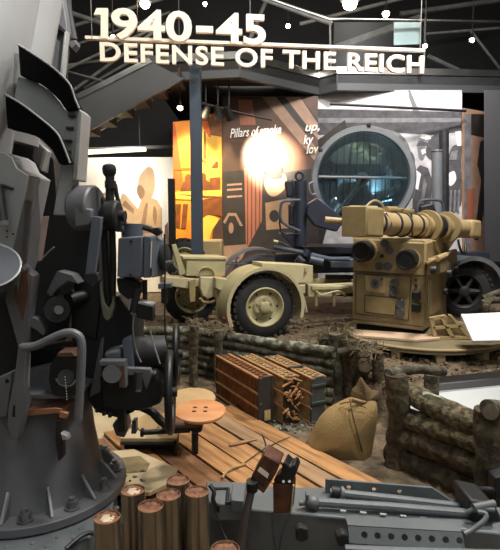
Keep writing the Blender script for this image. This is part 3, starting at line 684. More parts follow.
# ------------------------------------------------------------------ tan fire-control command device
DA = V((1.40, 6.60, .2)); de = V((math.cos(R(-28)), math.sin(R(-28)), 0)); ds = V((-de.y, de.x, 0)); DM = rotz(R(-28))
def DP(x, y, z): return DA + de * x + ds * y + V((0, 0, z - .2))
def dq(px, py, off=0):
    """pixel on the front face plane"""
    n = -ds; d = ray(px, py); return CAM + d * ((DA + n * off - CAM).dot(n) / d.dot(n))
def dsq(px, py, off=0):
    """pixel on the right side face plane"""
    o = dq(424, 300); d = ray(px, py); return CAM + d * ((o + de * off - CAM).dot(de) / d.dot(de))
dv = thing('fire_control_device', 'sand coloured fire-control device with dials under a long optical tube', 'instrument', DP(.45, .4, .16))
def dplate(pts, th, off=0): return MB().prism([dq(a, b, off) for a, b in pts], ds * th)
def dside(pts, th, off=0): return MB().prism([dsq(a, b, off) for a, b in pts], -de * th)
dplate([(353, 271), (425, 275), (423.5, 331), (352, 323)], .72).build('lower_body', 'tan_device', dv, .012)
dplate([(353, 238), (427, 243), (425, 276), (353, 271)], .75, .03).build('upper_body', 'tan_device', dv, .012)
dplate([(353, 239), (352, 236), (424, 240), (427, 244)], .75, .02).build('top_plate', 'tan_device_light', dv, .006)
dplate([(356, 273), (411, 276), (408, 321), (355, 314)], .02, .012).build('front_panel', 'tan_device', dv, .005)
dplate([(365, 275.5), (386, 277), (385, 293.5), (366, 291)], .03, .035).build('dial_plate', 'tan_device_light', dv, .006)
dplate([(365, 295), (397, 298), (394.5, 315.5), (364.5, 312)], .015, .022).build('cover_plate', 'tan_device', dv, .005)
def knob(px, py, r, h, m, nm, off=0.0, ax=None, side=False):
    c = (dsq if side else dq)(px, py, off); ax = ax or (de if side else -ds)
    return MB().lathe(c, ax, [(0, r), (h * .8, r), (h, r * .9), (h, r * .75), (h * .92, r * .7), (h * .92, 0)], 28).build(nm, m, dv)
for (x, y, r, h) in ((365, 251, .135, .2), (409, 259, .125, .22)):
    k = knob(x, y, r, h, 'black_paint', 'handwheel', .03); MB().cyl(dq(x, y, .03), dq(x, y, .03) - ds * .03, r * 1.15).build('collar', 'tan_device_light', dv)
for (x, y, r) in ((384.5, 243, .05), (389.5, 250.5, .05), (379, 266, .05), (388, 266, .05)): knob(x, y, r, .015, 'dial_grey', 'dial', .032)
knob(382, 256, .024, .02, 'black_paint', 'dial', .032)
knob(375, 284, .06, .015, 'ring_grey', 'dial', .06); knob(375, 284, .025, .03, 'dial_grey', 'dial', .06); knob(382, 279, .015, .02, 'dial_grey', 'knob', .06)
for (x, y) in ((394.5, 282.5), (394, 292), (400.5, 303.5), (400.5, 312.5)): knob(x, y, .055, .02, 'dial_grey', 'dial', .032)
for (x, y) in ((416, 296), (416, 308)): dplate([(x - 4.5, y - 5), (x + 4.5, y - 4.5), (x + 4.5, y + 5), (x - 4.5, y + 4.5)], .06, .06).build('switch_box', 'black_paint', dv, .02)
for (x, y) in ((416, 280), (416, 286)): knob(x, y, .018, .02, 'dark_steel', 'screw_cap', .012)
for (x, y) in ((355, 274), (421, 277), (422, 327), (354, 320), (424, 271), (424, 246)): knob(x, y, .01, .012, 'tan_device_light', 'rivet', .012)
for pts in (((353, 270.8), (425, 275.4)), ((356, 273.5), (411, 276.5), (408.5, 320.5), (355.5, 313.5), (356, 273.5)), ((365, 295), (397, 298), (394.5, 315.5), (364.5, 312), (365, 295)), ((352.5, 319), (423.5, 327))):
    MB().tube([dq(a, b, .024) for a, b in pts], .0055, 6, 0).build('panel_seam', 'dark_steel', dv)
# right side: operator shelf, small boxes, door
dside([(425, 243), (444, 236), (447, 318), (424, 330)], .3).build('side_body', 'tan_device', dv, .01)
dside([(427, 276), (440, 270), (441, 309), (427, 319)], .02, .015).build('side_door', 'tan_device_light', dv, .006)
dside([(429, 280), (432, 279), (432, 313), (429, 315)], .01, .03).build('door_strip', 'tan_light', dv)
a_, b_, c_, d_ = dsq(425, 262, 0), dsq(452, 250, 0), dsq(454, 250, .16), dsq(427, 262, .14)
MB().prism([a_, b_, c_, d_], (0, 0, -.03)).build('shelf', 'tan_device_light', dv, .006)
dside([(433, 259), (457, 249), (458, 261), (447, 272), (433, 275)], .07, .13).build('instrument_box', 'tan_device', dv, .012)
for (x, y, r) in ((431, 270, .05), (447, 273, .055), (454, 268, .05)): knob(x, y, r, .06, 'black_paint', 'eyepiece', .14, side=True)
knob(443, 291, .05, .06, 'black_paint', 'knob', .05, side=True)
MB().tube([dsq(437, 259, .15), dsq(446, 255, .2)], .035, 10, 0).build('sight_tube', 'tan_device_light', dv)
dside([(436, 241), (449, 226), (456, 240), (441, 262)], .1, .05).build('tube_support', 'tan_device', dv, .01)
# optical tube
T0 = Q(361, 222, 5.75); T1 = Q(468, 229, 7.55); ta = (T1 - T0); TL_ = ta.length; ta.normalize(); _, tu, tv = frame(ta)
def tube_at(px): # parameter along tube for a pixel column
    lo, hi = 0, TL_
    for _ in range(40):
        m = (lo + hi) / 2; p = T0 + ta * m; q = p - CAM; f = V((0, math.cos(PITCH), -math.sin(PITCH))); x = 250 + F * q.x / q.dot(f)
        if x < px: lo = m
        else: hi = m
    return lo
def tseg(x0, x1, r, name, m, rr=None):
    a, b = T0 + ta * tube_at(x0), T0 + ta * tube_at(x1); return MB().cyl(a, b, r, rr, 32).build(name, m, dv)
rT = .135
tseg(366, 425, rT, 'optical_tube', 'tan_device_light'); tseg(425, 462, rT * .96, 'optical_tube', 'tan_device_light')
hM = Mx((ta, tu, tv)).transposed()
MB().box(T0 + ta * .05, (.34, .32, .33), Mx((ta, V((-ta.y, ta.x, 0)).normalized(), V((0, 0, 1)))).transposed()).build('tube_end_box', 'tan_device', dv, .03)
MB().box(T0 - ta * .13, (.02, .32, .33), Mx((ta, V((-ta.y, ta.x, 0)).normalized(), V((0, 0, 1)))).transposed()).build('end_cover', 'tan_device', dv, .01)
MB().box(T0 + ta * TL_, (.3, .28, .26), Mx((ta, V((-ta.y, ta.x, 0)).normalized(), V((0, 0, 1)))).transposed()).build('tube_end_box', 'tan_device_light', dv, .04)
for x in (376, 392, 402, 414): MB().torus(T0 + ta * tube_at(x), ta, rT, .018, 32, 8).build('band', 'dark_steel', dv)
for x, r, w_ in ((420, .165, .04), (427, .21, .05), (440, .17, .06), (446, .215, .05)):
    p = T0 + ta * tube_at(x); MB().lathe(p, ta, [(-w_ / 2, rT), (-w_ / 2, r), (w_ / 2, r), (w_ / 2, rT)], 32).build('flange', 'tan_device', dv, .006)
p = T0 + ta * tube_at(433); MB().lathe(p, ta, [(-.1, rT), (-.1, .16), (.1, .16), (.1, rT)], 32).build('bearing', 'dark_steel', dv)
MB().cyl(T0 + V((-.1, .15, rT + .02)), T0 + V((.25, .35, rT + .02)), .03).build('carry_bar', 'tan_device_light', dv)
hp = lambda x, dz, dy=0: T0 + ta * tube_at(x) + V((0, -.02 + dy, dz))
MB().tube([hp(364, .15), hp(370, .23), hp(376, .25), hp(382, .2), hp(384, .1)], .012, 8).build('carry_handle', 'tan_device_light', dv)
MB().tube([hp(396, .12), hp(398, .18), hp(410, .18), hp(412, .08)], .014, 8).build('carry_handle', 'tan_device', dv)
MB().cyl(hp(385, .16), hp(395, .17), .04).build('telescope', 'tan_device', dv)
MB().box(hp(404, .16), (.22, .08, .05), DM).build('telescope_mount', 'tan_device', dv, .01)
MB().tube([hp(383, .12, -.1), hp(387, .0, -.16), hp(384, -.08, -.14)], .01).tube([hp(408, .13, -.1), hp(407, 0, -.16), hp(410, -.12, -.1)], .01).build('strap', 'dark_steel', dv)
qp([(421, 206), (434, 203), (438, 216), (432, 222), (421, 216)], 6.9, .12).build('sight_head', 'dark_steel', dv, .02)
MB().tube([Q(341, 221, 5.9), Q(325, 219.5, 5.9)], .035, 12, 0).build('sight_pin', 'tan_device_light', dv)
MB().tube([hp(452, -.15, -.2), hp(454, -.3, -.25), hp(458, -.33, -.25), hp(460, -.2, -.2)], .016).build('cable', 'black_paint', dv)
# plinth and dark foot under the body
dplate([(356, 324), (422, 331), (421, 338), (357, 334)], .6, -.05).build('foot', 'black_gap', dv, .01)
# grating step by its side
gs = MB(); 
for pts in (((430, 318), (446, 315), (448, 317), (433, 321)), ((436, 337), (472, 336), (470, 339), (436, 340)), ((430, 318), (433, 318), (438, 339), (434, 339)), ((440, 317), (443, 316.5), (455, 337), (451, 338)), ((449, 315), (452, 315), (472, 336), (467, 337)), ((433, 327), (460, 324), (462, 327), (434, 330))):
    gs.prism([Q(a, b, 6.05) for a, b in pts], (0, .06, 0))
gs.prism([Q(a, b, 6.13) for a, b in ((431, 320), (449, 317), (468, 336), (436, 338))], (0, .03, 0))
tag(gs.build('grating_step', 'tan_device_light', base=Q(450, 338, 6.05)), 'sand coloured slatted step beside the fire-control device', 'step')
# round wooden turntable
mat('board_pink', (196, 168, 142), .6, var=.06, scale=3)
mat('ply', (160, 140, 104), .6, var=.08, scale=3, stretch=(1, 6, 1))
mat('olive_top', (112, 102, 76), .7, var=.12, scale=4)
pc = Z(421, 332, .14)
rd = thing('round_platform', 'low round timber platform carrying the fire-control device', 'platform', (pc.x, pc.y, 0))
MB().lathe(pc - V((0, 0, .05)), (0, 0, 1), [(0, 0), (0, .96), (.045, .96), (.05, .95), (.05, 0)], 64).build('deck', 'olive_top', rd)
MB().torus(pc, (0, 0, 1), .955, .018, 64, 8).build('edge', 'ply', rd)
MB().cyl(V((pc.x, pc.y, -.05)), pc - V((0, 0, .05)), .75, n=40).build('base', 'black_gap', rd)  # black drum stands in for the shadow under the deck
for a in (-60, -95, -125): 
    q = V((pc.x + .86 * math.cos(R(a)), pc.y + .86 * math.sin(R(a)), 0)); MB().box(q + V((0, 0, .03)), (.16, .1, .14), rotz(R(a))).build('foot_block', 'ply', rd, .01)
qb = MB().prism([Z(353, 337, .15), Z(415, 342, .15), Z(440, 340, .15), Z(440, 337, .15), Z(353, 331, .15)], (0, 0, .025))
tag(qb.build('loose_board', 'board_pink', base=Z(400, 340, .15)), 'pale loose board lying in front of the fire-control device', 'board')
# white board on the terrace
mat('white_panel', (238, 238, 240), .5, var=.01)
tag(MB().prism([Q(461, 314, 5.75), Q(507, 312, 5.75), Q(507, 340, 5.3), Q(473, 340.5, 5.3)], (0, .02, -.03)).build('information_board', 'white_panel', base=Q(480, 340, 5.55), bevel=.004), 'blank white information board leaning at the edge of the platform', 'board')
# white curved cover with a black edge behind the log pen
cv = thing('white_hull', 'white cover with a black top edge lying behind the notched log pen', 'cover', Q(460, 420, 4.95))
mat('hull_white', (138, 141, 143), .4, var=.06, scale=2)
MB().prism([Q(396, 400, 4.7), Q(440, 390, 4.75), Q(515, 383, 4.8), Q(515, 440, 4.2), Q(440, 430, 4.42), Q(396, 425, 4.5)], (0, .15, -.1)).build('shell', 'hull_white', cv, .03)
MB().prism([Q(432, 384, 4.82), Q(515, 376, 4.86), Q(515, 385, 4.8), Q(432, 393, 4.76)], (0, .2, 0)).build('top_edge', 'black_paint', cv, .01)

# ================================================================== the pit: logs, crates, sack, planks, cases
mat('bark', (66, 60, 48), .95, col2=(112, 108, 92), scale=12, thr=(.42, .68), bump=1.0, bscale=28, detail=8)
mat('bark_pale', (80, 75, 62), .95, col2=(150, 156, 138), scale=11, thr=(.48, .66), bump=1.0, bscale=30, detail=8)
mat('bark_brown', (58, 49, 36), .95, col2=(104, 92, 68), scale=13, thr=(.42, .7), bump=1.0, bscale=26, detail=8)
mat('bark_moss', (62, 54, 38), .95, col2=(132, 122, 92), scale=22, thr=(.4, .72), bump=1.0, bscale=45, detail=8)
mat('lichen', (150, 156, 132), .95, var=.3, scale=20, bump=.6)
mat('cut_wood', (96, 84, 68), .9, var=.3, scale=18)
mat('wicker', (112, 70, 40), .8, col2=(156, 104, 62), scale=1, stretch=(60, 60, 9), bump=.9, bscale=1.5)
mat('wicker_rib', (160, 116, 74), .75, var=.18, scale=12)
mat('wicker_pale', (150, 122, 84), .85, col2=(186, 156, 112), scale=14, bump=.6, bscale=40)
mat('crate_dark', (52, 46, 42), .8, var=.25, scale=8)
mat('crate_green', (70, 74, 70), .75, var=.18, scale=9)
mat('paper_yellow', (206, 176, 116), .8, var=.2, scale=30)
mat('burlap', (150, 124, 80), .95, var=.14, scale=5, bump=.5, bscale=120)
mat('burlap_dark', (92, 74, 46), .95, var=.2, scale=8, bump=.6, bscale=90)
mat('plank_wood', (126, 88, 52), .75, col2=(184, 136, 86), scale=2.2, stretch=(1, 9, 9), bump=.35, bscale=8, detail=8)
mat('plank_dark', (98, 66, 42), .8, col2=(140, 98, 62), scale=2.5, stretch=(1, 9, 9), bump=.35, bscale=8, detail=8)
mat('plank_grey', (126, 98, 70), .8, col2=(164, 132, 98), scale=2.2, stretch=(1, 9, 9), bump=.35, bscale=8, detail=8)
mat('sand_sheet', (166, 148, 116), .8, col2=(190, 172, 138), scale=3)
mat('olive_stain', (112, 98, 66), .8, var=.3, scale=10)
mat('straw', (124, 112, 88), .95, var=.3, scale=20)
mat('case_steel', (176, 164, 146), .27, .85, col2=(120, 108, 94), scale=3, stretch=(4, 4, .6))
mat('case_mouth', (150, 104, 74), .75, col2=(96, 62, 44), scale=18, bump=.5, bscale=30)
mat('case_paper', (196, 178, 152), .8, var=.15, scale=20)
rng = random.Random(3)
# ------------------------------------------------------------------ far log wall
wl = thing('log_wall', 'long low wall of stacked lichened logs in front of the sand coloured trailer', 'wall', (WM.x, WM.y, PZ))
def wpt(a, b, z, off): 
    d = oz(b - a); n = V((d.y, -d.x, 0)); return [V((p.x, p.y, z)) + n * off for p in (a, b)]
rl_ = .054
WL = Z(60, 370, PZ)
for k in range(6):
    z = PZ + .05 + k * .104; m = ['bark_pale', 'bark', 'bark_pale', 'bark', 'bark', 'bark_pale'][k]
    a, b = wpt(W0.lerp(WM, .45), WM + V((.02, 0, 0)), z, .02); 
    MB().log(a, b, rl_ * rng.uniform(.92, 1.06), seed=k, seg=44, bend=.008).build('log', m, wl)
    a, b = wpt(WM, W1, z, .02); a = a + (a - b).normalized() * rng.uniform(-.02, .04)
    MB().log(a, b, rl_ * rng.uniform(.95, 1.08), seed=k + 10, seg=44, bend=.008).build('log', ['bark', 'bark_pale', 'bark', 'bark_pale', 'bark', 'bark_pale'][k], wl)
for px, base, top, r, m in ((194, 386, 326, .055, 'bark_brown'), (219, 386, 330, .05, 'bark'), (128, 380, 322, .05, 'bark')):
    y = Z(px, base, PZ).y; MB().log(Q(px, base, y), Q(px, top, y), r, seed=px, seg=16, bend=.01).build('post', m, wl)
for (px, py, y, rx, rz) in ((176, 332, 6.46, .05, .03), (141, 334, 6.5, .04, .03), (246, 338, 6.1, .05, .03), (300, 343, 5.78, .05, .025), (182, 336, 6.46, .03, .03)):
    c = Q(px, py, y); b = MB()
    pts = [c + V((math.cos(t) * rx * rng.uniform(.6, 1.1), -.03, math.sin(t) * rz * rng.uniform(.6, 1.1))) for t in [2 * math.pi * i / 11 for i in range(11)]]
    b.prism(pts, (0, .05, 0)); b.build('lichen_patch', 'lichen', wl)
# straw tufts lying on the wall
def tuft(mb, c, n, r, l):
    for i in range(n):
        d = V((rng.gauss(0, 1), rng.gauss(0, .6), rng.gauss(.1, .6))).normalized(); p = c + V((rng.gauss(0, r), rng.gauss(0, r * .6), rng.gauss(0, r * .4)))
        e = d.cross(V((0, 0, 1))).normalized(); mb.tube([p, p + d * l * .5 + V((0, 0, .02)), p + d * l], .0035, 3, 0)
tb = MB()
for c in (Q(194, 322, 6.3), Q(222, 330, 6.15), Q(212, 331, 6.25), Q(196, 330, 6.3), Q(228, 331, 6.1), Q(345, 334, 5.25), Q(332, 336, 5.5), Q(372, 352, 5.0), Q(358, 348, 5.1), Q(320, 336, 5.7)): tuft(tb, c, 42, .04, .10)
tag(tb.build('straw', 'straw'), 'tangled straw tufts lying along the top of the log wall', 'straw', kind='stuff')
# ------------------------------------------------------------------ upright stakes in the middle
md = thing('stake_fence', 'dark upright timber stakes and a cross log beside the burlap sack', 'fence', Z(352, 425, PZ))
for px, bt, tp_, y, r, m in ((324, 412, 338, 5.55, .055, 'bark'), (337, 420, 334, 5.4, .07, 'bark'), (350, 425, 340, 5.3, .075, 'bark_brown'), (363, 430, 355, 5.15, .08, 'bark_brown'), (378, 430, 352, 5.05, .06, 'bark_brown'), (330, 412, 345, 5.75, .07, 'bark')):
    MB().log(V((Q(px, bt, y).x, y, PZ)), Q(px, tp_, y), r, seed=px, seg=18, bend=.012, rough=.12).build('stake', m, md)
MB().log(Q(366, 367, 4.95), Q(366, 358, 5.5), .058, seed=4, seg=10).build('cross_log', 'bark_brown', md)
MB().cyl(Q(366, 367.2, 4.945), Q(366, 367, 4.955), .05).build('cut_end', 'cut_wood', md)
MB().log(Q(338, 351, 5.2), Q(378, 346, 5.1), .045, seed=9, seg=14).build('cross_log', 'bark', md)
# ------------------------------------------------------------------ right log pen
pn = thing('log_pen', 'short pen wall of four thick bark logs between two posts', 'wall', (W3.x, W3.y, PZ))
yl, yr = W3.y, W4.y
for k, (a, b, r, m) in enumerate((((398, 391), (494, 428), .085, 'bark_moss'), ((396, 411), (490, 448), .085, 'bark_moss'), ((394, 432), (488, 470), .09, 'bark_brown'), ((393, 453), (487, 495), .09, 'bark_brown'))):
    MB().log(Q(*a, yl + .12), Q(*b, yr + .12), r, seed=k + 30, seg=30, rough=.13, bend=.015).build('log', m, pn)
MB().log(V((Q(396, 468, yl).x, yl, PZ)), Q(397, 374, yl), .085, seed=51, seg=20, rough=.12).build('post', 'bark_brown', pn)
MB().log(V((Q(489, 515, yr).x, yr - .02, PZ)), Q(489, 409, yr - .02), .08, seed=52, seg=20, rough=.12).build('post', 'bark_brown', pn)
MB().log(Q(430, 440, 4.45), Q(430, 375, 4.45), .06, seed=53, seg=14).build('post', 'bark', pn)
MB().log(Q(389, 374, yl - .02), Q(442, 370, yl + .35), .042, seed=54, seg=14).build('cross_log', 'bark', pn)
MB().log(Q(491, 412, yr - .12), Q(520, 404, yr + .3), .055, seed=55, seg=12).build('cross_log', 'bark', pn)
MB().cyl(Q(490.5, 412.2, yr - .128), Q(491, 412, yr - .118), .047).build('cut_end', 'cut_wood', pn)
for (a, y, rx, rz) in (((436, 399), 4.25, .06, .03), ((450, 411), 4.15, .05, .025), ((463, 438), 4.0, .05, .05), ((420, 404), 4.3, .04, .03)):
    yy = yl + (yr - yl) * (a[0] - 396) / 96 + .12 - .085; c = Q(*a, yy); MB().prism([c + V((math.cos(t) * rx * rng.uniform(.5, 1.1), math.cos(t) * rx * (yr - yl) / (W4.x - W3.x), math.sin(t) * rz * rng.uniform(.5, 1.1))) for t in [2 * math.pi * i / 11 for i in range(11)]], (0, .05, 0)).build('lichen_patch', 'lichen', pn)
bw = thing('brushwood_bundle', 'short bark logs and brushwood heaped beside the spoked carriage wheel', 'firewood', Q(492, 310, 7.0))
for k, (a, b, r) in enumerate((((481, 304, 7.0), (508, 299, 7.1), .05), ((484, 311, 6.9), (510, 309, 6.9), .055), ((482, 297, 7.15), (506, 292, 7.2), .045), ((487, 308, 6.75), (493, 297, 7.2), .04))):
    MB().log(Q(*a), Q(*b), r, seed=70 + k, seg=14).build('log', ('bark', 'bark_brown', 'bark', 'bark_brown')[k], bw)
# ------------------------------------------------------------------ burlap sack
def smooth_loop(pts, k=4):
    q = []; n = len(pts)
    for i in range(n):
        a, b, c, d = (V(pts[(i + j - 1) % n]) for j in range(4))
        for s in range(k):
            t = s / k; q.append(.5 * ((2 * b) + (c - a) * t + (2 * a - 5 * b + 4 * c - d) * t * t + (3 * b - a - 3 * c + d) * t ** 3))
    return q
def puff(pts, y, dep, ctr, pw=.5, lay=14, k=4):
    pts = smooth_loop([(p[0], p[1], 0) for p in pts], k); n = len(pts); b = MB(); vs = []
    for i in range(lay + 1):
        t = -1 + 2 * i / lay; s = max(.02, (1 - t * t)) ** pw
        for p in pts:
            q = Q(ctr[0] + (p.x - ctr[0]) * s, ctr[1] + (p.y - ctr[1]) * s, y); q.y += t * dep
            q += V((1, .3, .6)) * mnoise.noise(q * 5) * .02; vs.append(q)
    fs = [(i * n + j, i * n + (j + 1) % n, (i + 1) * n + (j + 1) % n, (i + 1) * n + j) for i in range(lay) for j in range(n)]
    fs += [tuple(range(n - 1, -1, -1)), tuple(lay * n + j for j in range(n))]
    return b.add(vs, fs)
sk = thing('sandbag', 'slumped brown burlap sack tied at the top beside the planks', 'sack', Z(340, 462, PZ))
puff([(306, 449), (311, 434), (322, 416), (336, 405), (356, 397), (374, 398), (377, 412), (374, 440), (366, 464), (350, 466), (326, 459)], 4.26, .2, (343, 434), .42).build('sack_body', 'burlap', sk)
puff([(352, 402), (351, 392), (356, 386), (360, 378), (364, 384), (372, 391), (378, 392), (376, 402)], 4.3, .11, (364, 396), .6).build('sack_neck', 'burlap_dark', sk)
MB().tube([Q(350, 399, 4.15), Q(352, 412, 4.06), Q(357, 432, 4.05), Q(362, 450, 4.08), Q(364, 460, 4.15)], .006, 6).build('seam', 'burlap_dark', sk)
MB().tube([Q(340, 404, 4.2), Q(352, 402, 4.12), Q(366, 408, 4.1)], .005, 6).tube([Q(352, 400, 4.15), Q(364, 403, 4.17), Q(376, 400, 4.25)], .012, 6).build('tie_cord', 'burlap_dark', sk)
# ------------------------------------------------------------------ wicker ammunition crates
B0, B1 = Z(216, 396, PZ), Z(258, 426, PZ); cdv = oz(B1 - B0); CLN = (B1 - B0).length; cpv = V((-cdv.y, cdv.x, 0)); cang = math.atan2(cdv.y, cdv.x); cM_ = rotz(cang)
CHt, CTh = .46, .165
def crate(k, corner, label, m_side, m_rib, m_end, kind):
    CLn = CLN * (.93 if kind == 2 else 1)
    t = thing('wicker_crate', label, 'crate', corner, 'wicker shell crates')
    def cp(l, w_, z): return corner - cdv * (CLn - l) + cpv * w_ + V((0, 0, z + .01))
    def bx(l0, l1, w0, w1, z0, z1): return MB().box(cp((l0 + l1) / 2, (w0 + w1) / 2, (z0 + z1) / 2), (l1 - l0, w1 - w0, z1 - z0), cM_)
    e = .02
    bx(e, CLn - e, .012, .03, e, CHt - e).build('side_panel', m_side, t); bx(e, CLn - e, CTh - .03, CTh - .012, e, CHt - e).build('side_panel', m_side, t)
    b = MB()
    for i in range(46):   # upright withies of the woven side
        l = e + (CLn - 2 * e) * (i + .5) / 46; b.cyl(cp(l, .011, e), cp(l, .011, CHt - e), .0065, n=6)
    b.build('withies', m_side, t)
    for z in (.0, .33, .66, 1.0):
        bx(0, CLn, -.006, .022, z * (CHt - .022), z * (CHt - .022) + .022).build('rib', m_rib, t, .004)
        bx(0, CLn, CTh - .022, CTh + .006, z * (CHt - .022), z * (CHt - .022) + .022).build('rib', m_rib, t, .004)
    b = MB()
    for i in range(26):
        l = .03 + (CLn - .06) * i / 25; b.box(cp(l, CTh / 2, CHt - .012), (.014, CTh, .012), cM_ @ rotz(.5 if i % 2 else -.5))
    b.build('top_lattice', m_side, t); bx(e, CLn - e, .03, CTh - .03, CHt - .05, CHt - .02).build('top_panel', 'crate_dark' if kind != 1 else m_side, t)
    for l0, l1 in ((0, .022), (CLn - .022, CLn)):
        bx(l0, l1, .0, CTh, 0, CHt).build('end_panel', m_end, t, .006)
    if kind == 0:
        bx(CLn, CLn + .004, .07, .135, .03, .13).build('paper_label', 'paper_yellow', t)
        MB().cyl(cp(CLn, .03, .2), cp(CLn + .01, .03, .2), .008).build('stud', 'ring_grey', t)
        bx(CLn, CLn + .006, 0, .02, 0, CHt).build('end_batten', m_end, t); bx(CLn, CLn + .006, CTh - .02, CTh, 0, CHt).build('end_batten', m_end, t)
    if kind == 1:         # broken weave hanging off the end
        for i in range(26):
            w_ = rng.uniform(0, CTh); z = rng.uniform(.02, CHt); p = cp(CLn + .01, w_, z)
            MB().tube([p, p + cpv * rng.uniform(-.05, .05) + V((0, 0, rng.uniform(-.03, .03))) + cdv * rng.uniform(.0, .02), p + cpv * rng.uniform(-.08, .08) + V((0, 0, -rng.uniform(0, .07)))], rng.uniform(.006, .013), 6).build('broken_withy', m_rib, t)
    if kind == 2:
        for z in (.01, .2, .37): bx(CLn, CLn + .012, 0, CTh, z, z + .02).build('end_batten', m_end, t)
        bx(CLn * .55, CLn * .6, -.008, CTh + .008, CHt - .01, CHt + .006).build('strap', 'crate_dark', t)
    return t
crate(0, B1, 'orange-brown wicker crate with a dark end and torn yellow paper label', 'wicker', 'wicker_rib', 'crate_dark', 0)
crate(1, Z(284, 426, PZ), 'broken middle wicker crate with ragged torn end', 'wicker_pale', 'wicker_rib', 'crate_dark', 1)
crate(2, Z(311, 426, PZ), 'wicker crate with a grey-green end next to the burlap sack', 'wicker_pale', 'wicker_rib', 'crate_green', 2)
# rubble in front of the crates
rb = MB()
for i in range(150):
    px, py = rng.uniform(262, 330), rng.uniform(414, 434); 
    if py > 418 + (px - 262) * .25 + 8: continue
    c = Z(px, py, PZ + .01); s = rng.uniform(.012, .04); b0 = len(rb.v)
    rb.box(c, (s, s * rng.uniform(.5, 1.2), s * .7), Mx.Rotation(rng.uniform(0, 6), 3, V((rng.random(), rng.random(), rng.random()))))
tag(rb.build('rubble', 'bark_pale'), 'loose stones and chips on the soil in front of the wicker crates', 'rubble', kind='stuff')
gv = MB()
for i in range(900):
    if i < 560: px, py = rng.uniform(335, 500), rng.uniform(340, 390)
    else: px, py = rng.uniform(140, 350), rng.uniform(312, 345)
    c = Z(px, py, .0)
    if side(c.x, c.y) < .12 or c.y > 8.6: continue
    c.z = terrace_z(c.x, c.y) + .01; s = rng.uniform(.012, .045)
    gv.box(c, (s, s * rng.uniform(.5, 1.2), s * .6), Mx.Rotation(rng.uniform(0, 6), 3, V((rng.random(), rng.random(), rng.random()))))
mat('clod', (104, 88, 68), .95, var=.4, scale=15)
tag(gv.build('gravel', 'clod'), 'loose clods and gravel scattered over the soil terrace', 'gravel', kind='stuff')
# ------------------------------------------------------------------ floor planks
E0, E1 = Z(238, 414, PZ), Z(362, 480, PZ); pdv = oz(E1 - E0); ppv = V((pdv.y, -pdv.x, 0)); pang = math.atan2(pdv.y, pdv.x)
names = ['floor plank running past the foot of the wicker crates and sack', 'second floor plank from the wicker crates', 'third floor plank from the wicker crates, dark edged', 'fourth floor plank from the wicker crates, under the small stick',
         'fifth floor plank from the wicker crates, beside the wooden seat', 'sixth floor plank from the wicker crates, beside the channel beam', 'seventh floor plank from the wicker crates, partly under the channel beam']
for k in range(7):
    wd = (.2, .17, .23, .2, .22, .2, .2)[k]; off = sum((.2, .17, .23, .2, .22, .2, .2)[:k]) + .022 * k + wd / 2
    s0, s1 = ((-.12, 2.0), (-.05, 2.1), (-.22, 2.0), (-.3, 1.9), (-.25, 1.9), (-.2, 1.5), (-.1, 1.4))[k]
    c = E0 + ppv * off + pdv * (s0 + s1) / 2 + V((0, 0, .045 + .006 * (k % 2)))
    o = MB().box((0, 0, 0), (s1 - s0, wd, .03)).build('floor_plank', ('plank_wood', 'plank_grey', 'plank_wood', 'plank_wood', 'plank_dark', 'plank_wood', 'plank_dark')[k], bevel=.004)
    o.location = c; o.rotation_euler = (rng.uniform(-.008, .008), 0, pang + rng.uniform(-.012, .012)); tag(o, names[k], 'plank', 'floor planks of the gun pit')
o = MB().box((0, 0, 0), (.25, .035, .014)).build('wood_batten', 'plank_grey', bevel=.003); o.location = Z(243, 442, PZ + .075); o.rotation_euler = (0, 0, R(28)); tag(o, 'short thin wooden batten lying on the planks', 'stick')
tg = MB().tube([Z(262, 434, PZ + .075), Z(266, 446, PZ + .075), Z(258, 453, PZ + .075), Z(240, 466, PZ + .075)], .004, 6).tube([Z(290, 437, PZ + .075), Z(272, 445, PZ + .075), Z(262, 455, PZ + .075)], .004, 6)
tag(tg.build('thin_wire', 'dark_steel', base=Z(262, 446, PZ + .07)), 'thin dark wire curling over the planks', 'wire')
tg = MB().tube([Z(222, 478, PZ + .08), Z(228, 470, PZ + .09), Z(238, 466, PZ + .085), Z(245, 464, PZ + .08)], .01, 6)
tag(tg.build('dry_twig', 'wicker_pale', base=Z(232, 470, PZ + .08)), 'pale dry twig on the planks beside the tilted rusty box', 'twig')
# sand coloured sheets and plates by the gun
o = MB().prism([Z(86, 404, -.37), Z(112, 398, -.37), Z(152, 402, -.37), Z(152, 446, -.37), Z(132, 452, -.37), Z(92, 474, -.37)], (0, 0, -.02))
tag(o.build('sand_sheet', 'sand_sheet', base=Z(120, 430, -.39)), 'sand coloured sheet on the pit floor beside the gun pedestal', 'sheet')
pl = thing('octagonal_plate', 'pale octagonal steel plate with an olive stain in front of the channel beam', 'plate', Z(140, 470, -.3))
MB().prism([Z(96, 465, -.27), Z(107, 451, -.27), Z(134, 449, -.27), Z(178, 468, -.27), Z(175, 480, -.27), Z(150, 492, -.27), Z(100, 492, -.27)], (0, 0, -.03)).build('plate', 'sand_sheet', pl, .004)
MB().prism([V((p.x, p.y, -.268)) for p in (Z(104, 466, -.27), Z(120, 458, -.27), Z(140, 456, -.27), Z(150, 464, -.27), Z(146, 472, -.27), Z(120, 474, -.27))], (0, 0, -.001)).build('stain', 'olive_stain', pl)
for (x, y) in ((105, 458), (108, 470), (118, 478), (130, 481), (141, 480), (126, 476)): MB().cyl(Z(x, y, -.275), Z(x, y, -.266), .008).build('bolt_hole', 'black_gap', pl)
ch = thing('channel_beam', 'black steel channel beam with a sand coloured top under the seat', 'beam', Z(150, 470, PZ))
yb = 4.05; A_, B_ = Q(121, 439, yb), Q(177, 437, yb); zb = Q(150, 470, yb).z; zt = A_.z
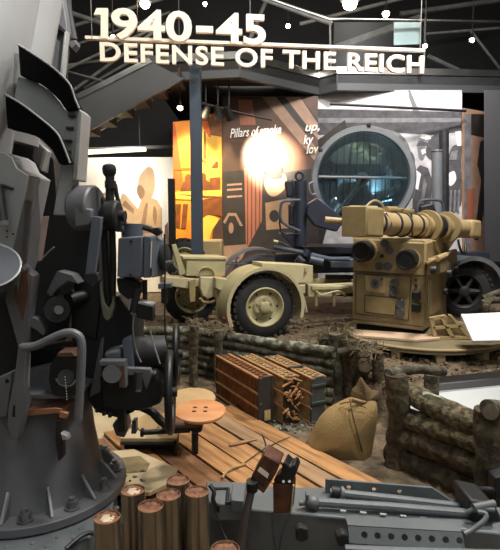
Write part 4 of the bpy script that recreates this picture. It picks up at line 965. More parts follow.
MB().box(((A_.x + B_.x) / 2, yb + .08, zt), (B_.x - A_.x, .2, .03)).build('top_plate', 'sand_sheet', ch, .003)
fb = MB(); fb.box(((A_.x + B_.x) / 2, yb + .1, (zt + zb) / 2), (B_.x - A_.x, .02, zt - zb)); fb.box(((A_.x + B_.x) / 2, yb + .04, zb), (B_.x - A_.x, .14, .03)); fb.box((B_.x - .012, yb + .04, (zt + zb) / 2), (.024, .14, zt - zb)); fb.box(((A_.x + B_.x) / 2, yb + .02, zt - .025), (B_.x - A_.x, .1, .025))
fb.build('channel', 'dark_steel', ch, .003)
# ------------------------------------------------------------------ shell cases
def shell_case(px, py, label, full=False):
    c = Z(px, py, .25); r = .0585; b = V((c.x, c.y, PZ + .03))
    t = thing('shell_case', label, 'shell case', b, 'spent shell cases by the gun')
    h = c.z - b.z
    MB().lathe(b, (0, 0, 1), [(0, 0), (0, r * 1.1), (.012, r * 1.1), (.014, r * 1.0), (.02, r * 1.06), (h * .8, r * 1.02), (h * .86, r * .99), (h, r * .985), (h, r * .93), (h - .05, r * .92)], 40).build('case_body', 'case_steel', t)
    d = MB(); n = 24; ring = []
    d.v.append(c - V((0, 0, .018)))
    for q in (.35, .7, .93):
        for i in range(n):
            a = 2 * math.pi * i / n; z = -.009 + mnoise.noise(V((px + math.cos(a) * q * 3, math.sin(a) * q * 3, 0))) * .014; d.v.append(c + V((math.cos(a) * r * q, math.sin(a) * r * q, z)))
    d.f = [(0, 1 + i, 1 + (i + 1) % n) for i in range(n)] + [(1 + k * n + i, 1 + (k + 1) * n + i, 1 + (k + 1) * n + (i + 1) % n, 1 + k * n + (i + 1) % n) for k in range(2) for i in range(n)]
    d.build('mouth_plug', 'case_mouth', t)
    MB().torus(c, (0, 0, 1), r * .96, .002, 40, 6).build('mouth_rim', 'case_mouth', t)
    if full: MB().prism([c + V((x, y, -.006)) for x, y in ((-.03, -.01), (-.005, -.03), (.028, -.02), (.035, .015), (.005, .035), (-.025, .03))], (0, 0, -.012)).build('paper_wad', 'case_paper', t, .004)
for a in ((107, 517, 'steel shell case with a pale paper wad, beside the pedestal flange', True), (133, 490, 'steel shell case with a patchy pale mouth, behind the paper-stuffed one', True), (150.5, 506, 'steel shell case at the front of the cluster of cases', False),
          (168.5, 494.5, 'steel shell case in the middle of the cluster, between front and rear cases', False), (178, 480, 'steel shell case at the very back of the cluster', False), (197, 491.5, 'steel shell case beside the grey outrigger bracket, with hanging clip', False),
          (225, 549, 'lone steel shell case standing in front of the outrigger beam', False)): shell_case(*a)
# clip hanging beside
cl = MB().tube([Q(210, 485, 2.7), Q(214, 492, 2.68), Q(213, 500, 2.66), Q(217, 507, 2.66)], .012, 8).box(Q(217, 508, 2.66), (.03, .02, .04)).tube([Q(213, 504, 2.6), Q(222, 530, 2.55), Q(230, 545, 2.5)], .004, 6)
tag(cl.build('hook_clip', 'black_paint', base=Q(214, 500, 2.68)), 'black snap hook and cord hanging beside the shell cases', 'hook')
# ------------------------------------------------------------------ rusty boxes on rod and stand
mat('rust_box', (98, 54, 32), .5, col2=(52, 32, 24), scale=16, bump=.2)
mat('worn_glint_white', (226, 214, 204), .4, var=.1)  # worn white, also the painted highlight on the predictor box
mat('rod_steel', (92, 84, 82), .35, .6, var=.15)
bxr = thing('rod_with_box', 'rusty brown box tilted on a steel rod with a worn white patch', 'tool', Q(240, 545, 2.5))
MB().tube([Q(239, 560, 2.45), Q(246, 515, 2.5), Q(252, 487, 2.55)], .021, 14, 0).build('rod', 'rod_steel', bxr)
yb = 2.55
MB().prism([Q(264, 454.5, yb), Q(280, 464, yb), Q(276, 474, yb), Q(263.5, 494, yb), Q(249, 483, yb), Q(252, 475, yb)], (.03, .11, .01)).build('box', 'rust_box', bxr, .006)
MB().prism([Q(260, 467, yb - .003), Q(269, 474, yb - .003), Q(267.5, 478.5, yb - .003), Q(257.5, 471, yb - .003)], (0, .004, 0)).build('worn_patch', 'worn_glint_white', bxr)
MB().cyl(Q(252, 481, yb - .01), Q(252, 490, yb + .0), .03).build('socket', 'black_paint', bxr)
MB().tube([Q(252, 476, yb - .006), Q(264, 486, yb - .006)], .004, 6, 0).build('lid_seam', 'black_paint', bxr)
bs = thing('instrument_case', 'upright brown case with a black top and cords hanging over the outrigger', 'case', Q(282, 515, 2.65))
yb = 2.62
MB().prism([Q(272.5, 483, yb), Q(291.5, 485, yb), Q(289.5, 514, yb), Q(273, 514, yb)], (.035, .1, 0)).build('body', 'rust_box', bs, .008)
MB().prism([Q(273, 482, yb - .005), Q(292, 484, yb - .005), Q(297, 470, yb - .005), Q(294, 464, yb - .005), Q(290, 467, yb - .005), Q(284, 461, yb - .005), Q(282, 466, yb - .005), Q(281, 474, yb - .005), Q(275, 477, yb - .005)], (.03, .1, 0)).build('black_top', 'black_paint', bs, .008)
for x in (283.5, 289.5): MB().cyl(Q(x, 481.5, yb - .012), Q(x, 481.5, yb), .007).build('stud', 'worn_glint_white', bs)
MB().prism([Q(293, 486, yb - .003), Q(294.5, 486, yb - .003), Q(292, 512, yb - .003), Q(290.5, 512, yb - .003)], (0, .02, 0)).build('edge_trim', 'tan_light', bs)
MB().tube([Q(273, 512, yb - .02), Q(273, 530, yb - .06), Q(276, 552, yb - .1)], .005, 6).tube([Q(290, 512, yb - .02), Q(283, 530, yb - .06), Q(279, 552, yb - .1)], .005, 6).build('cord', 'dark_steel', bs)

# ================================================================== the anti-aircraft gun
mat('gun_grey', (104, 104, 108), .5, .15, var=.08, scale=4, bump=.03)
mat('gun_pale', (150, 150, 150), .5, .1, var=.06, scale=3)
mat('gun_dark', (34, 34, 36), .55, .15, var=.15, scale=5)
mat('bracket_shade_black', (10, 10, 11), .9, var=.1, spec=.1)  # near-black base colour carries the shade of the bracket undersides
mat('gun_blue', (92, 98, 110), .5, .15, var=.07, scale=4)
mat('arm_grey', (98, 103, 106), .5, .15, var=.09, scale=5, bump=.05)
mat('copper', (200, 146, 118), .3, .8, var=.15, scale=8)
mat('rust_plate', (92, 64, 50), .8, var=.2, scale=8)
mat('seat_wood', (186, 124, 78), .45, col2=(202, 144, 96), scale=2, stretch=(1, 7, 1))
mat('seat_canvas', (176, 146, 102), .8, var=.1, scale=6)
mat('worn_panel', (112, 96, 90), .7, var=.15, scale=6)
mat('bolt_metal', (130, 130, 132), .35, .7, var=.15, scale=20)
mat('worn_green', (104, 104, 88), .5, .1, var=.15)
GC = V((-1.34, 3.12, -.07))
gun = thing('anti_aircraft_gun', 'large grey anti-aircraft gun on a bolted pedestal with outrigger and wooden seats', 'gun', (GC.x, GC.y, PZ))
def g(pts, y, th, name, m, bev=.004): return qp(pts, y, th).build(name, m, gun, bev)
def gc(a, ya, b, yb, rpx, name, m, rpx2=None, n=24):
    return MB().cyl(Q(*a, ya), Q(*b, yb), rpx * ya / F, (rpx2 if rpx2 else rpx) * yb / F, n).build(name, m, gun)
def gt(pts, y, rpx, name, m, sm=3):
    return MB().tube([Q(p[0], p[1], p[2] if len(p) > 2 else y) for p in pts], rpx * y / F, 10, sm).build(name, m, gun)
# pedestal
MB().lathe(GC, (0, 0, 1), [(-.05, 0), (-.05, .545), (0, .545), (0, .40)], 72).build('base_flange', 'gun_grey', gun, .004)
MB().lathe(GC, (0, 0, 1), [(-.02, .43), (.0, .42), (.10, .395), (.3, .36), (.5, .34), (.66, .335), (.66, 0)], 64).build('pedestal', 'gun_grey', gun)
for k in range(12):
    a = R(-90 + 30 * k + 1); d = V((math.cos(a), math.sin(a), 0)); e = V((-d.y, d.x, 0))
    MB().prism([GC + d * .39 + V((0, 0, .0)), GC + d * .50, GC + d * .385 + V((0, 0, .13))], e * .012).build('gusset', 'gun_grey', gun)
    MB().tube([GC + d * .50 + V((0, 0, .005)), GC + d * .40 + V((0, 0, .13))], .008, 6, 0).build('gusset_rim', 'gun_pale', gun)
    a += R(14); d = V((math.cos(a), math.sin(a), 0)); p = GC + d * .475
    MB().cyl(p, p + V((0, 0, .012)), .042, n=20).cyl(p + V((0, 0, .012)), p + V((0, 0, .05)), .032, n=6).cyl(p + V((0, 0, .05)), p + V((0, 0, .07)), .018, n=12).build('bolt', 'bolt_metal', gun)
# cross deck under the pedestal with rivets
MB().prism([V((x, y, -.13)) for x, y in ((-2.6, 2.30), (-1.05, 2.38), (-.86, 2.6), (-.80, 2.85), (-.86, 3.2), (-1.2, 3.9), (-2.6, 3.9))], (0, 0, -.2)).build('base_deck', 'arm_grey', gun, .01)
for k in range(26):
    a = R(-130 + 6 * k); r_ = .60 + .055 * (k % 2) ; p = GC + V((math.cos(a) * r_, math.sin(a) * r_, -.06))
    MB().lathe(p, (0, 0, 1), [(0, .016), (.006, .013), (.009, 0)], 12).build('rivet', 'arm_grey', gun)
MB().tube([Z(66, 549, -.12), Z(80, 537, -.10), Z(92, 533, -.10), Z(110, 540, -.11)], .012).build('hose', 'dark_steel', gun)
# big cylinders (barrel cradle and recuperator)
gc((3, -80), 2.95, (-38, 150), 2.95, 44, 'barrel_sleeve', 'gun_pale', n=48)
gc((41, -80), 3.15, (6, 140), 3.15, 30, 'recuperator', 'gun_pale', n=48)
g([(57, -5), (62, -5), (67, 28), (66, 34), (60, 76), (51, 72), (55, 40)], 3.25, .1, 'cradle_rail', 'gun_grey')
g([(64, 32), (66.5, 30), (62, 76), (59.5, 76)], 3.2, .06, 'rail_edge', 'gun_pale')
g([(57, 22), (66, 30), (64, 33), (56, 28)], 3.2, .08, 'rail_stop', 'black_paint')
gt([(66, -5), (68, 15), (73, 40)], 3.35, 4.5, 'hydraulic_pipe', 'gun_dark'); g([(66, 41), (76, 40), (76, 44), (72, 49), (68, 44)], 3.3, .08, 'pipe_end', 'gun_grey')
# saddle brackets
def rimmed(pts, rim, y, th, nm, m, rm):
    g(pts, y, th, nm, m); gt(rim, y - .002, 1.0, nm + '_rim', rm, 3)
rimmed([(18, 45), (30, 53), (48, 65), (60, 75), (70, 86), (75, 100), (79, 108), (66, 110), (60, 101), (48, 89), (36, 81), (20, 75)], [(18, 44.5), (30, 52), (48, 64), (60, 74), (70, 85), (75, 99), (79, 108)], 2.82, .07, 'saddle_bracket', 'bracket_shade_black', 'gun_pale')
rimmed([(5, 95), (20, 104), (40, 119), (54, 131), (61, 141), (70, 163), (59, 164), (52, 150), (42, 140), (34, 135), (20, 131), (7, 128)], [(5, 94.5), (20, 103), (40, 118), (54, 130), (61, 140), (70, 163)], 2.74, .07, 'saddle_bracket', 'bracket_shade_black', 'gun_pale')
g([(18, 76), (36, 82), (50, 91), (62, 105), (66, 112), (65, 150), (61, 141), (54, 131), (40, 119), (20, 104), (14, 98)], 2.88, .06, 'saddle_web', 'gun_pale')
g([(65, 110), (79, 108), (78, 140), (72, 180), (68, 215), (53, 215), (57, 190), (61, 165), (70, 163), (64, 142)], 2.86, .12, 'side_flange', 'gun_pale')
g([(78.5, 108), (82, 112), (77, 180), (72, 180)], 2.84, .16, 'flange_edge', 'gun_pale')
for (x, y) in ((72, 115.5), (70, 128), (68.5, 141), (67.5, 152)): MB().box(Q(x, y, 2.85), (.036, .03, .012)).build('bolt', 'black_paint', gun)
g([(-10, 130), (30, 130), (54, 160), (58, 215), (76, 215), (76, 290), (66, 340), (30, 345), (-10, 345)], 3.45, .2, 'cradle_housing', 'gun_dark')
g([(34, 138), (45, 149), (42, 172), (32, 158)], 3.3, .1, 'inner_panel', 'gun_grey'); g([(44, 147), (47, 151), (41, 171), (39, 168)], 3.25, .08, 'inner_rail', 'gun_pale')
g([(35, 218), (43, 216), (36, 262), (28, 262)], 3.1, .1, 'inner_panel', 'worn_panel')
gt([(37, 263), (54, 247)], 3.2, .8, 'rod', 'gun_pale')
# left side frame
def poly3(pts, vec, name, m, bev=.004): return MB().prism([Q(*p) for p in pts], vec).build(name, m, gun, bev)
g([(-8, 150), (4, 152), (12, 157), (17, 168), (29, 176), (24, 200), (13, 250), (-8, 245)], 2.75, .3, 'side_frame', 'gun_pale', .006)
poly3([(29, 175, 2.75), (36, 204, 2.95), (29, 262, 2.95), (18, 300, 2.8), (13, 250, 2.75), (24, 200, 2.75)], (0, .12, 0), 'side_frame_return', 'gun_grey')
gt([(-5, 185), (5, 186), (13, 189)], 2.74, 1.6, 'weld_bead', 'black_paint')
g([(16, 262), (33, 276), (31, 292), (24, 354), (20, 354), (5, 300), (10, 280)], 2.8, .1, 'lower_frame', 'gun_grey')
g([(17, 275), (28, 268), (29, 290), (23, 322), (14, 293)], 2.795, .02, 'worn_plate', 'rust_plate')
gc((-3, 186), 2.72, (3, 222), 2.68, 5, 'hand_grip', 'black_paint'); gc((2, 221), 2.68, (3, 226), 2.68, 6, 'grip_collar', 'gun_grey')
for (x, y) in ((7, 231), (7, 237), (13, 234)): gc((x, y), 2.745, (x, y), 2.76, 1.0, 'screw', 'black_paint')
dc = Q(-12, 266, 2.6); da = V((.25, -.62, .74)).normalized()
MB().lathe(dc, da, [(-.05, 0), (-.05, .15), (0, .155), (.008, .15), (.008, 0)], 48).build('azimuth_dial', 'dial_grey', gun)
MB().lathe(dc, da, [(.009, .145), (.012, .15), (.009, .156)], 48).build('dial_rim', 'gun_pale', gun); MB().lathe(dc + da * .008, da, [(0, .03), (.01, .02), (.012, 0)], 20).build('dial_boss', 'gun_dark', gun)
g([(-5, 300), (6, 296), (18, 345), (8, 420), (-5, 420)], 2.95, .2, 'lower_housing', 'gun_dark')
# dark cradle under side: motor, levers, pipe
gc((57, 310), 2.85, (56, 306), 3.1, 12.5, 'drive_motor', 'gun_dark', n=32); gc((59, 310), 2.83, (57, 310), 2.86, 4.5, 'motor_shaft', 'gun_grey')
g([(46, 293), (57, 271), (72, 275), (78, 284), (68, 281), (57, 289), (52, 297)], 2.95, .12, 'gear_guard', 'gun_grey')
gc((68, 300), 3.0, (84, 296), 3.1, 7, 'drive_shaft', 'gun_dark')
g([(28, 318), (35, 317), (41, 322), (45, 333), (43, 336), (36, 330), (28, 326)], 2.85, .06, 'lever', 'gun_grey')
gt([(22, 347), (35, 346), (50, 339), (65, 333), (76, 334), (81.5, 343), (81, 372), (78, 420)], 2.62, 4.3, 'bent_pipe', 'gun_grey')
g([(18, 345), (30, 345), (27, 352), (24, 384), (28, 402), (18, 441), (11, 438), (7, 426), (8, 408), (14, 380)], 2.68, .05, 'guide_plate', 'gun_grey')
g([(13, 406), (15, 405), (15, 417), (12, 417)], 2.677, .01, 'slot', 'black_gap', 0); g([(-6, 380), (12, 372), (7, 416), (-6, 418)], 2.72, .08, 'side_plate', 'gun_grey'); gc((7, 381), 2.715, (7, 381), 2.74, 2, 'plate_hole', 'black_gap')
g([(24, 355), (27, 356), (26, 390), (22, 392)], 2.72, .05, 'guide_rail', 'gun_pale')
g([(20, 352), (90, 345), (95, 400), (22, 400)], 3.2, .2, 'pedestal_head', 'gun_dark')
g([(24, 372), (50, 366), (48, 396), (26, 396)], 2.95, .1, 'inner_panel', 'gun_grey')
g([(25, 394.5), (77, 394.5), (77, 399), (25, 399)], 2.8, .3, 'shelf_edge', 'gun_grey')
g([(49, 366), (58, 355), (72, 354), (78, 362), (78, 394), (70, 398), (52, 396), (48, 380)], 2.74, .12, 'junction_box', 'black_paint', .012)
g([(58, 352.5), (72, 352), (76, 357), (56, 357)], 2.72, .12, 'box_lid', 'rust_plate')
MB().torus(Q(66, 377, 2.73), (0, 1, .1), 10 * 2.73 / F, .006, 36, 8, (R(20), R(170))).build('box_ring', 'gun_pale', gun)
gc((66, 377), 2.72, (66, 377), 2.75, 8, 'box_cap', 'black_paint')
cb_ = MB()
for i in range(9): cb_.lathe(Q(65 + i * .25, 377 + i * 2.8, 2.70), (0, 0, 1), [(-.004, 0), (0, .004), (.004, 0)], 8)
cb_.build('chain', 'gun_pale', gun)
g([(27, 410), (58, 407.5), (63, 409), (63, 413), (28, 416)], 2.74, .2, 'copper_tray', 'copper'); g([(59, 411), (68, 413), (66, 419), (59, 418)], 2.72, .03, 'tray_lip', 'copper')
g([(55, 420), (62, 420), (63, 458), (58, 462), (55, 440)], 2.72, .05, 'release_lever', 'gun_dark', .006); g([(60, 433), (67, 436), (69, 440), (62, 441)], 2.7, .05, 'lever_knob', 'gun_pale', .006)
# ------------------------------------------------------------------ right-hand laying gear
gy = 2.95
MB().lathe(Q(76, 208, gy), V((1, -.22, 0)), [(0, 0), (0, .115), (.012, .125), (.115, .125), (.125, .115), (.125, .05), (.125, 0)], 36).build('gear_drum', 'gun_grey', gun)
g([(74, 206), (92, 209), (90, 225), (74, 228)], gy - .14, .05, 'drum_cover', 'gun_grey', .01)
g([(74, 226), (98, 222), (100, 300), (96, 340), (74, 330)], 3.1, .25, 'gear_column', 'gun_dark')
g([(92, 216), (101, 217), (100, 230), (94, 273), (85, 275), (90, 230)], 2.8, .05, 'lever_arm', 'gun_blue'); g([(84, 274), (97, 273), (99, 281), (93, 288), (84, 281)], 2.8, .08, 'lever_foot', 'gun_dark')
MB().lathe(Q(109.5, 179, gy), V((0, 0, 1)), [(0, .014), (.01, .022), (.03, .036), (.055, .04), (.075, .034), (.085, .015), (.086, 0)], 20).build('lever_knob', 'gun_dark', gun)
gc((110, 206), gy, (110, 175), gy, 4.3, 'lever_rod', 'gun_dark'); gc((110.5, 188), gy, (110.5, 181), gy, 5.6, 'rod_collar', 'gun_dark')
gt([(115, 184), (118, 200), (126, 226)], 3.05, 2.1, 'link_rod', 'gun_dark')
MB().lathe(Q(103, 216, gy), V((1, -.1, 0)), [(0, 0), (0, .06), (.02, .08), (.04, .087), (.085, .087), (.095, .075), (.095, .03), (.13, .03), (.13, 0)], 32).build('elevation_hub', 'gun_dark', gun)
g([(94, 199), (103, 197), (104, 212), (96, 214)], 2.98, .1, 'hub_block', 'gun_dark')
gt([(104, 226), (106, 270), (109, 318)], 3.0, 3.6, 'quadrant_arm', 'gun_dark'); gt([(112, 226), (113, 270), (112, 312)], 3.0, 3.4, 'quadrant_arm', 'gun_dark')
g([(99, 268), (101, 290), (104, 303), (108, 309), (112, 302), (113, 296), (114, 306), (111, 318), (107, 321), (103, 317), (100, 300)], 2.93, .03, 'quadrant', 'worn_green')
# sight box
g([(118, 238), (142.5, 236), (142, 278), (117, 277)], 2.92, .28, 'predictor_box', 'gun_blue', .008); g([(143.5, 236), (151, 236.5), (150.5, 278), (143, 278)], 2.93, .26, 'predictor_box_door', 'gun_blue', .006)
poly3([(152, 236.5, 2.93), (162, 240, 3.05), (162, 276, 3.05), (151.5, 278, 2.93)], (0, .18, 0), 'predictor_box_side', 'gun_blue')
g([(151, 241), (152, 241), (151, 268), (150, 268)], 2.925, .01, 'highlight_strip', 'worn_glint_white', 0)  # painted highlight along the box edge
for (x, y) in ((131, 241.5), (130.5, 275)): gc((x, y), 2.91, (x, y), 2.93, 1.4, 'box_screw', 'black_paint')
gc((132.5, 238), 3.05, (132.5, 223.5), 3.05, 10.5, 'drum_top', 'gun_blue', n=30); gc((117, 229), 3.0, (124, 229), 3.0, 3, 'side_pipe', 'gun_grey')
gt([(143, 227), (150, 229), (158, 233)], 3.0, 3.2, 'crank_arm', 'gun_dark'); g([(152, 228), (159, 227), (162, 233), (156, 237)], 2.98, .06, 'crank_block', 'black_paint', .008)
MB().lathe(Q(160, 257, 3.08), V((1, -.12, 0)), [(0, 0), (0, .06), (.02, .085), (.035, .085), (.045, .07), (.045, 0)], 30).build('end_drum', 'gun_dark', gun)
gt([(164.5, 234), (165, 270), (165, 330), (168, 345)], 2.95, .8, 'cable', 'gun_dark'); g([(158, 284), (171, 283), (171, 288), (158, 289)], 2.95, .06, 'cable_bracket', 'gun_blue'); gc((164.5, 289), 2.97, (164.5, 303), 2.97, 3.4, 'cable_gland', 'gun_dark'); gt([(165, 263), (172, 262)], 3.0, 2, 'pin', 'gun_blue')
g([(116, 278), (132, 278), (141, 284), (140, 294), (128, 300), (118, 292)], 3.02, .15, 'under_gear', 'gun_dark', .01); gc((145, 280), 3.0, (145, 299), 3.0, 2.4, 'pin', 'gun_dark'); gc((138, 288), 2.95, (133, 312), 2.95, 4, 'link_rod', 'gun_dark')
g([(135, 301), (152, 306), (153, 322), (136, 318)], 2.95, .1, 'gear_cover', 'black_paint', .01); g([(135, 300), (153, 305), (153, 307), (135, 303)], 2.94, .1, 'cover_edge', 'gun_pale', 0)
# lower gear mass
g([(70, 290), (100, 300), (118, 296), (134, 318), (134, 412), (118, 418), (96, 412), (88, 400), (72, 340)], 3.12, .3, 'gear_housing', 'gun_dark')
g([(89, 398), (101, 338), (104, 338), (100, 392)], 3.1, .1, 'housing_web', 'gun_grey')
gc((133, 355), 3.1, (166, 350), 3.15, 19, 'gear_barrel', 'gun_dark', 15, 30)
gt([(134, 312), (133, 330), (136, 350), (141, 362)], 3.0, .9, 'cable', 'gun_pale'); gt([(150, 330), (154, 345), (160, 364)], 2.98, .8, 'cable', 'gun_pale')
g([(99, 361), (125, 361), (126, 388), (119, 388), (118, 366.5), (99, 366)], 2.85, .06, 'angle_bracket', 'gun_grey'); g([(120, 366), (124, 366), (124, 387), (120, 387)], 2.845, .01, 'bracket_wear', 'rust_plate', 0)
g([(104, 352), (121, 348), (122, 361), (103, 361)], 2.95, .12, 'gear_cap', 'gun_grey', .02)
gc((112, 374), 2.82, (108, 382), 2.95, 9.5, 'motor_end', 'gun_dark', 6.5, 28)
g([(99, 376), (130, 370), (156, 372), (164, 386), (161, 404), (140, 412), (101, 410)], 2.98, .2, 'gear_case', 'black_paint', .02)
g([(124, 368), (150, 369), (152, 374), (146, 390), (141, 374), (128, 376)], 2.9, .04, 'case_flange', 'gun_grey'); gc((138.5, 372), 2.84, (138, 390), 2.82, 4.2, 'shaft_stub', 'gun_dark'); gc((138, 389), 2.815, (138, 391), 2.815, 3.4, 'stub_end', 'gun_grey')
g([(122, 340), (131, 336), (133, 368), (124, 370)], 2.95, .06, 'frame_plate', 'gun_blue')
for (x, y) in ((104, 411), (110, 413), (97, 408)): gc((x, y), 2.96, (x, y + 4), 2.96, 2, 'stud', 'gun_dark')
# handwheels
def handwheel(px, py, y, rp, rt, sh):
    c = Q(px, py, y); ax = V((1, .10, 0)).normalized(); Rr = rp * y / F
    MB().torus(c, ax, Rr, rt, 56, 12).build('handwheel', 'black_paint', gun)
    for k in range(3):
        a = 2 * math.pi * k / 3 + .4; _, u, v_ = frame(ax); d = u * math.cos(a) + v_ * math.sin(a); MB().tube([c + d * .03, c + d * Rr], .012, 8, 0).build('handwheel_spoke', 'black_paint', gun)
    MB().cyl(c + ax * .04, c - ax * sh, .03).build('handwheel_shaft', 'gun_dark', gun)
handwheel(170.5, 392, 3.05, 39, .023, .16); handwheel(176.5, 354, 3.3, 29, .019, .2)
gc((176, 327), 3.3, (176, 324), 3.3, 2.2, 'wheel_pip', 'paper_yellow')
# seats
def seat(px, py, y, r, m, holes):
    c = Q(px, py, y); n = V((0, -.08, 1)).normalized(); s = MB().lathe(c, n, [(-.03, 0), (-.03, r * .94), (-.015, r), (-.004, r * .985), (0, r * .95), (0, 0)], 56).build('seat', m, gun)
    if holes:
        a, u, v_ = frame(n)
        for dx, dy in ((-.06, .035), (.02, .035), (-.06, -.03), (.02, -.03)): MB().box(c + V((dx + .02, dy, -dy * -.08 + .0012)), (.028, .02, .003)).build('slot', 'gun_dark', s)
    return c
c1_ = seat(200, 409.5, 3.62, .187, 'seat_wood', True)
seat(191, 397, 4.1, .2, 'seat_canvas', False)
gc((195, 421), 3.6, (195, 453), 3.6, 3.6, 'seat_post', 'black_paint'); g([(189, 420), (202, 420), (202, 432), (194, 435), (189, 430)], 3.52, .1, 'seat_clamp', 'black_paint', .01)
gc((163, 425), 3.4, (200, 423), 3.55, 4.6, 'seat_arm', 'rust_plate'); gc((143, 432.5), 3.4, (190, 430), 3.5, 2.8, 'foot_bar', 'gun_dark'); gc((141, 432.5), 3.4, (143.5, 432.5), 3.4, 4.6, 'foot_bar_end', 'gun_dark')
gt([(142, 407), (152, 412), (162, 422), (172, 427)], 3.3, 4.5, 'hose', 'gun_dark')
MB().lathe(Q(148, 423, 3.5), V((.1, -.5, .8)), [(-.02, 0), (-.02, .075), (0, .075), (0, 0)], 30).build('foot_pad', 'seat_canvas', gun)
g([(117, 388), (124, 388), (125, 432), (118, 432)], 3.05, .06, 'support_post', 'gun_dark'); g([(112, 425), (124, 415), (128, 428), (124, 438), (116, 436)], 3.3, .12, 'post_foot', 'gun_grey', .006); g([(132, 421), (136, 420), (136, 434), (131, 434)], 3.3, .06, 'post_foot', 'gun_blue')
# ------------------------------------------------------------------ outrigger arm to the right
AZ = -.13
MB().prism([Z(200, 503, AZ), Z(240, 508, AZ), Z(330, 516, AZ), Z(470, 530, AZ), Z(530, 536, AZ), Z(530, 512, AZ), Z(458, 499, AZ), Z(325, 487, AZ), Z(252, 486, AZ), Z(206, 484, AZ)], (0, 0, -.34)).build('outrigger_beam', 'arm_grey', gun, .012)
MB().prism([Z(206, 481, .01), Z(248, 482, .01), Z(250, 503, .01), Z(216, 504, .01), Z(206, 500, .01)], (0, 0, -.1)).build('outrigger_hinge_plate', 'arm_grey', gun, .008)
MB().tube([Z(214, 489, .012), Z(228, 489, .012), Z(227, 503, .012), Z(243, 503, .012)], .012, 8, 0).build('channel_edge', 'gun_dark', gun)
MB().prism([Z(232, 484, .06), Z(246, 484, .06), Z(244, 501, .06), Z(231, 500, .06)], (0, 0, -.07)).build('hinge_block', 'arm_grey', gun, .006); gc((240, 497), 2.82, (240, 500), 2.8, 2.6, 'hinge_pin', 'gun_dark')
# rear perforated plate
r0 = Q(325, 500, 3.08); uu = oz(Q(458, 512, 2.95) - r0); zt_ = Q(334, 478, 3.08).z; wid = (Q(458, 500, 2.95) - r0).length
vup = V((0, 0, 1)); top = zt_ - r0.z
hx = [(347.5 - 325) / 133 * wid, (373 - 325) / 133 * wid, (398.5 - 325) / 133 * wid]
MB().perf(r0 + V((0, 0, 0)), uu, vup, wid * .80, top, .018, [h + .01 for h in hx], .014, top * .72, .03).build('perforated_plate', 'arm_grey', gun)
e_ = r0 + uu * wid * .80; MB().prism([e_, e_ + uu * wid * .22, e_ + uu * wid * .22 + vup * top * .25, e_ + vup * top], uu.cross(vup) * .018).build('plate_end', 'arm_grey', gun)
gt([(330, 492, 3.0), (395, 499, 2.96), (464, 507, 2.92)], 2.96, 4.4, 'stay_tube', 'arm_grey', 0); gc((331, 491.5), 3.0, (341, 493), 3.0, 6.2, 'tube_clamp', 'gun_dark'); gc((340, 493), 2.98, (343, 493.5), 2.98, 7, 'tube_collar', 'arm_grey')
gt([(316, 502, 2.88), (390, 507, 2.84), (474, 514, 2.8)], 2.86, 4.8, 'stay_tube', 'arm_grey', 0)
MB().lathe(Q(312, 502.5, 2.88), V((1, 0, 0)), [(-.042, 0), (-.035, .024), (-.015, .038), (.01, .042), (.035, .03), (.045, .02)], 20).build('tube_ball', 'arm_grey', gun)
gc((299, 503), 2.88, (308, 503), 2.88, 2.6, 'screw_end', 'arm_grey'); g([(306, 495), (309, 495), (309, 514), (306, 514)], 2.86, .05, 'end_plate', 'arm_grey')
gt([(318, 516, 2.8), (395, 522, 2.76), (472, 530, 2.7)], 2.76, 2.6, 'beam_rail', 'arm_grey', 0)
for x in range(6): gc((340 + x * 20, 511 + x * 1.7), 2.80, (346 + x * 20, 511.6 + x * 1.7), 2.80, 1.6, 'cleat', 'gun_pale')
g([(296, 530), (300, 527), (308, 530), (308, 540), (301, 543), (296, 540)], 2.66, .05, 'lug', 'gun_dark', .006)
# front perforated channel
f0 = Q(349, 543, 2.58); fu = oz(Q(466, 548, 2.52) - f0); fw = (Q(464, 545, 2.52) - f0).length; ft = Q(349, 530.5, 2.58).z - f0.z
MB().perf(f0, fu, V((0, .5, .87)), fw, ft * 1.15, .016, [(16 + 13.6 * k) / 115 * fw for k in range(8)], .0165, ft * .62, .024).build('perforated_channel', 'arm_grey', gun)
MB().prism([f0 + V((0, .58 * ft, ft)), f0 + fu * fw + V((0, .58 * ft, ft)), f0 + fu * fw + V((0, .13, ft)), f0 + V((0, .13, ft))], (0, 0, .006)).build('channel_top', 'arm_grey', gun)
MB().prism([f0 - fu * .02 + V((0, -.03, -.0)), f0 + fu * fw + V((0, -.03, 0)), f0 + fu * fw + V((0, .06, 0)), f0 - fu * .02 + V((0, .06, 0))], (0, 0, -.02)).build('channel_flange', 'arm_grey', gun, .004)
gt([(345, 549, 2.52), (420, 552, 2.5), (500, 554, 2.48)], 2.5, 4.5, 'front_tube', 'arm_grey', 0)
g([(336, 537), (343, 533), (349, 536), (349, 548), (338, 547)], 2.56, .06, 'tube_clamp', 'gun_dark', .01)
# jack at the arm end
g([(470, 500), (495, 505), (503, 520), (503, 556), (480, 552), (472, 530)], 2.75, .25, 'jack_body', 'gun_dark', .02); gc((473, 508), 2.72, (494, 504), 2.75, 4.5, 'jack_head', 'arm_grey')
gt([(478, 512, 2.6), (486, 514, 2.58), (484, 521, 2.56), (472, 530, 2.55), (464, 534, 2.54)], 2.58, 2.8, 'jack_handle', 'arm_grey')
gt([(466, 513, 2.74), (476, 508, 2.72), (494, 510, 2.72)], 2.74, 2.6, 'jack_link', 'arm_grey', 0); gc((476, 489), 3.0, (497, 490), 3.0, 3.3, 'pin_bar', 'gun_dark'); g([(495, 478), (508, 474), (508, 500), (495, 498)], 2.98, .1, 'bar_head', 'gun_dark', .01)


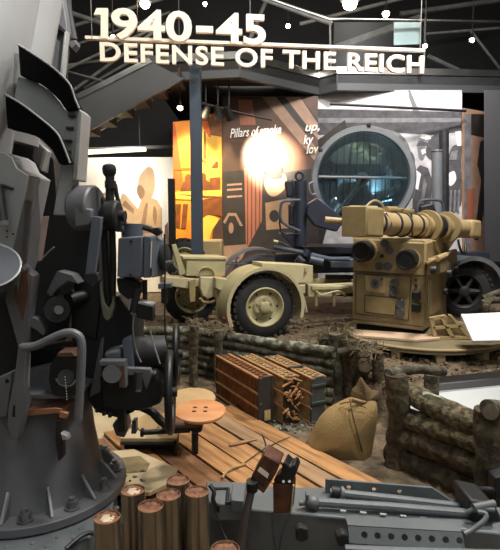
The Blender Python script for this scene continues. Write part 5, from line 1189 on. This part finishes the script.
# ================================================================== hang the small pieces on the part they belong to
PAIRS = {'gusset_rim': 'gusset', 'handwheel_spoke': 'handwheel', 'handwheel_shaft': 'handwheel', 'wheel_nut': 'wheel_disc', 'hub': 'wheel_disc spoke', 'dial_rim': 'azimuth_dial', 'dial_boss': 'azimuth_dial',
         'box_ring': 'junction_box', 'box_cap': 'junction_box', 'chain': 'junction_box', 'box_lid': 'junction_box', 'box_screw': 'predictor_box', 'highlight_strip': 'predictor_box', 'predictor_box_door': 'predictor_box',
         'bracket_wear': 'angle_bracket', 'stub_end': 'shaft_stub', 'tray_lip': 'copper_tray', 'saddle_bracket_rim': 'saddle_bracket', 'latch': 'tool_box', 'chest_lid': 'chest', 'fender_lip': 'fender', 'reflector': 'fender',
         'drawbar_flange': 'drawbar', 'end_cover': 'tube_end_box', 'collar': 'handwheel', 'paper_wad': 'mouth_plug', 'withies': 'side_panel', 'paper_label': 'end_panel', 'end_batten': 'end_panel', 'broken_withy': 'end_panel', 'stud': 'black_top end_panel',
         'lichen_patch': 'log', 'cut_end': 'cross_log', 'worn_patch': 'box', 'lid_seam': 'box', 'seat_clamp': 'seat_post', 'foot_bar_end': 'foot_bar', 'motor_shaft': 'drive_motor', 'drum_cover': 'gear_drum', 'rod_collar': 'lever_rod',
         'lever_foot': 'lever_arm', 'lever_knob': 'lever_rod release_lever', 'slot': 'guide_plate', 'plate_hole': 'side_plate', 'stain': 'plate', 'bolt_hole': 'plate', 'door_strip': 'side_door', 'crank_grip': 'crank', 'hinge_pin': 'hinge_block', 'rail_edge': 'cradle_rail',
         'wheel_pip': 'handwheel', 'pipe_collar': 'exhaust_pipe', 'flange_edge': 'side_flange', 'cover_edge': 'gear_cover', 'grip_collar': 'hand_grip', 'pipe_end': 'hydraulic_pipe', 'capping': 'stringer', 'riser': 'tread'}
def st_(o): return o.name.split('.')[0]
def ctr(o):
    vs = o.data.vertices; n = len(vs); k = max(1, n // 40); s = V(); c = 0
    for i in range(0, n, k): s += vs[i].co; c += 1
    return s / c
for root in [o for o in SC.objects if o.get('category') and o.type == 'EMPTY']:
    kids = [o for o in root.children if o.type == 'MESH']; moved = set()
    for o in kids:
        want = PAIRS.get(st_(o), '').split()
        c = [p for p in kids if st_(p) in want and p is not o and p.name not in moved]
        if c and not o.children:
            co = ctr(o); o.parent = min(c, key=lambda p: (ctr(p) - co).length); moved.add(o.name)
for o in SC.objects:
    n = st_(o)
    if n == 'reflector': o['label'] = 'round red reflector'
    elif n == 'seat': o['label'] = 'varnished round wooden seat' if 'wood' in o.data.materials[0].name else 'tan round seat'
    elif n == 'copper_tray': o['label'] = 'worn shiny copper tray'
    elif n == 'mouth_plug': o['label'] = 'rusty copper coloured mouth'
    elif n == 'front_glass': o['label'] = 'large striped front glass'
    elif n == 'paper_label': o['label'] = 'torn yellow paper label'
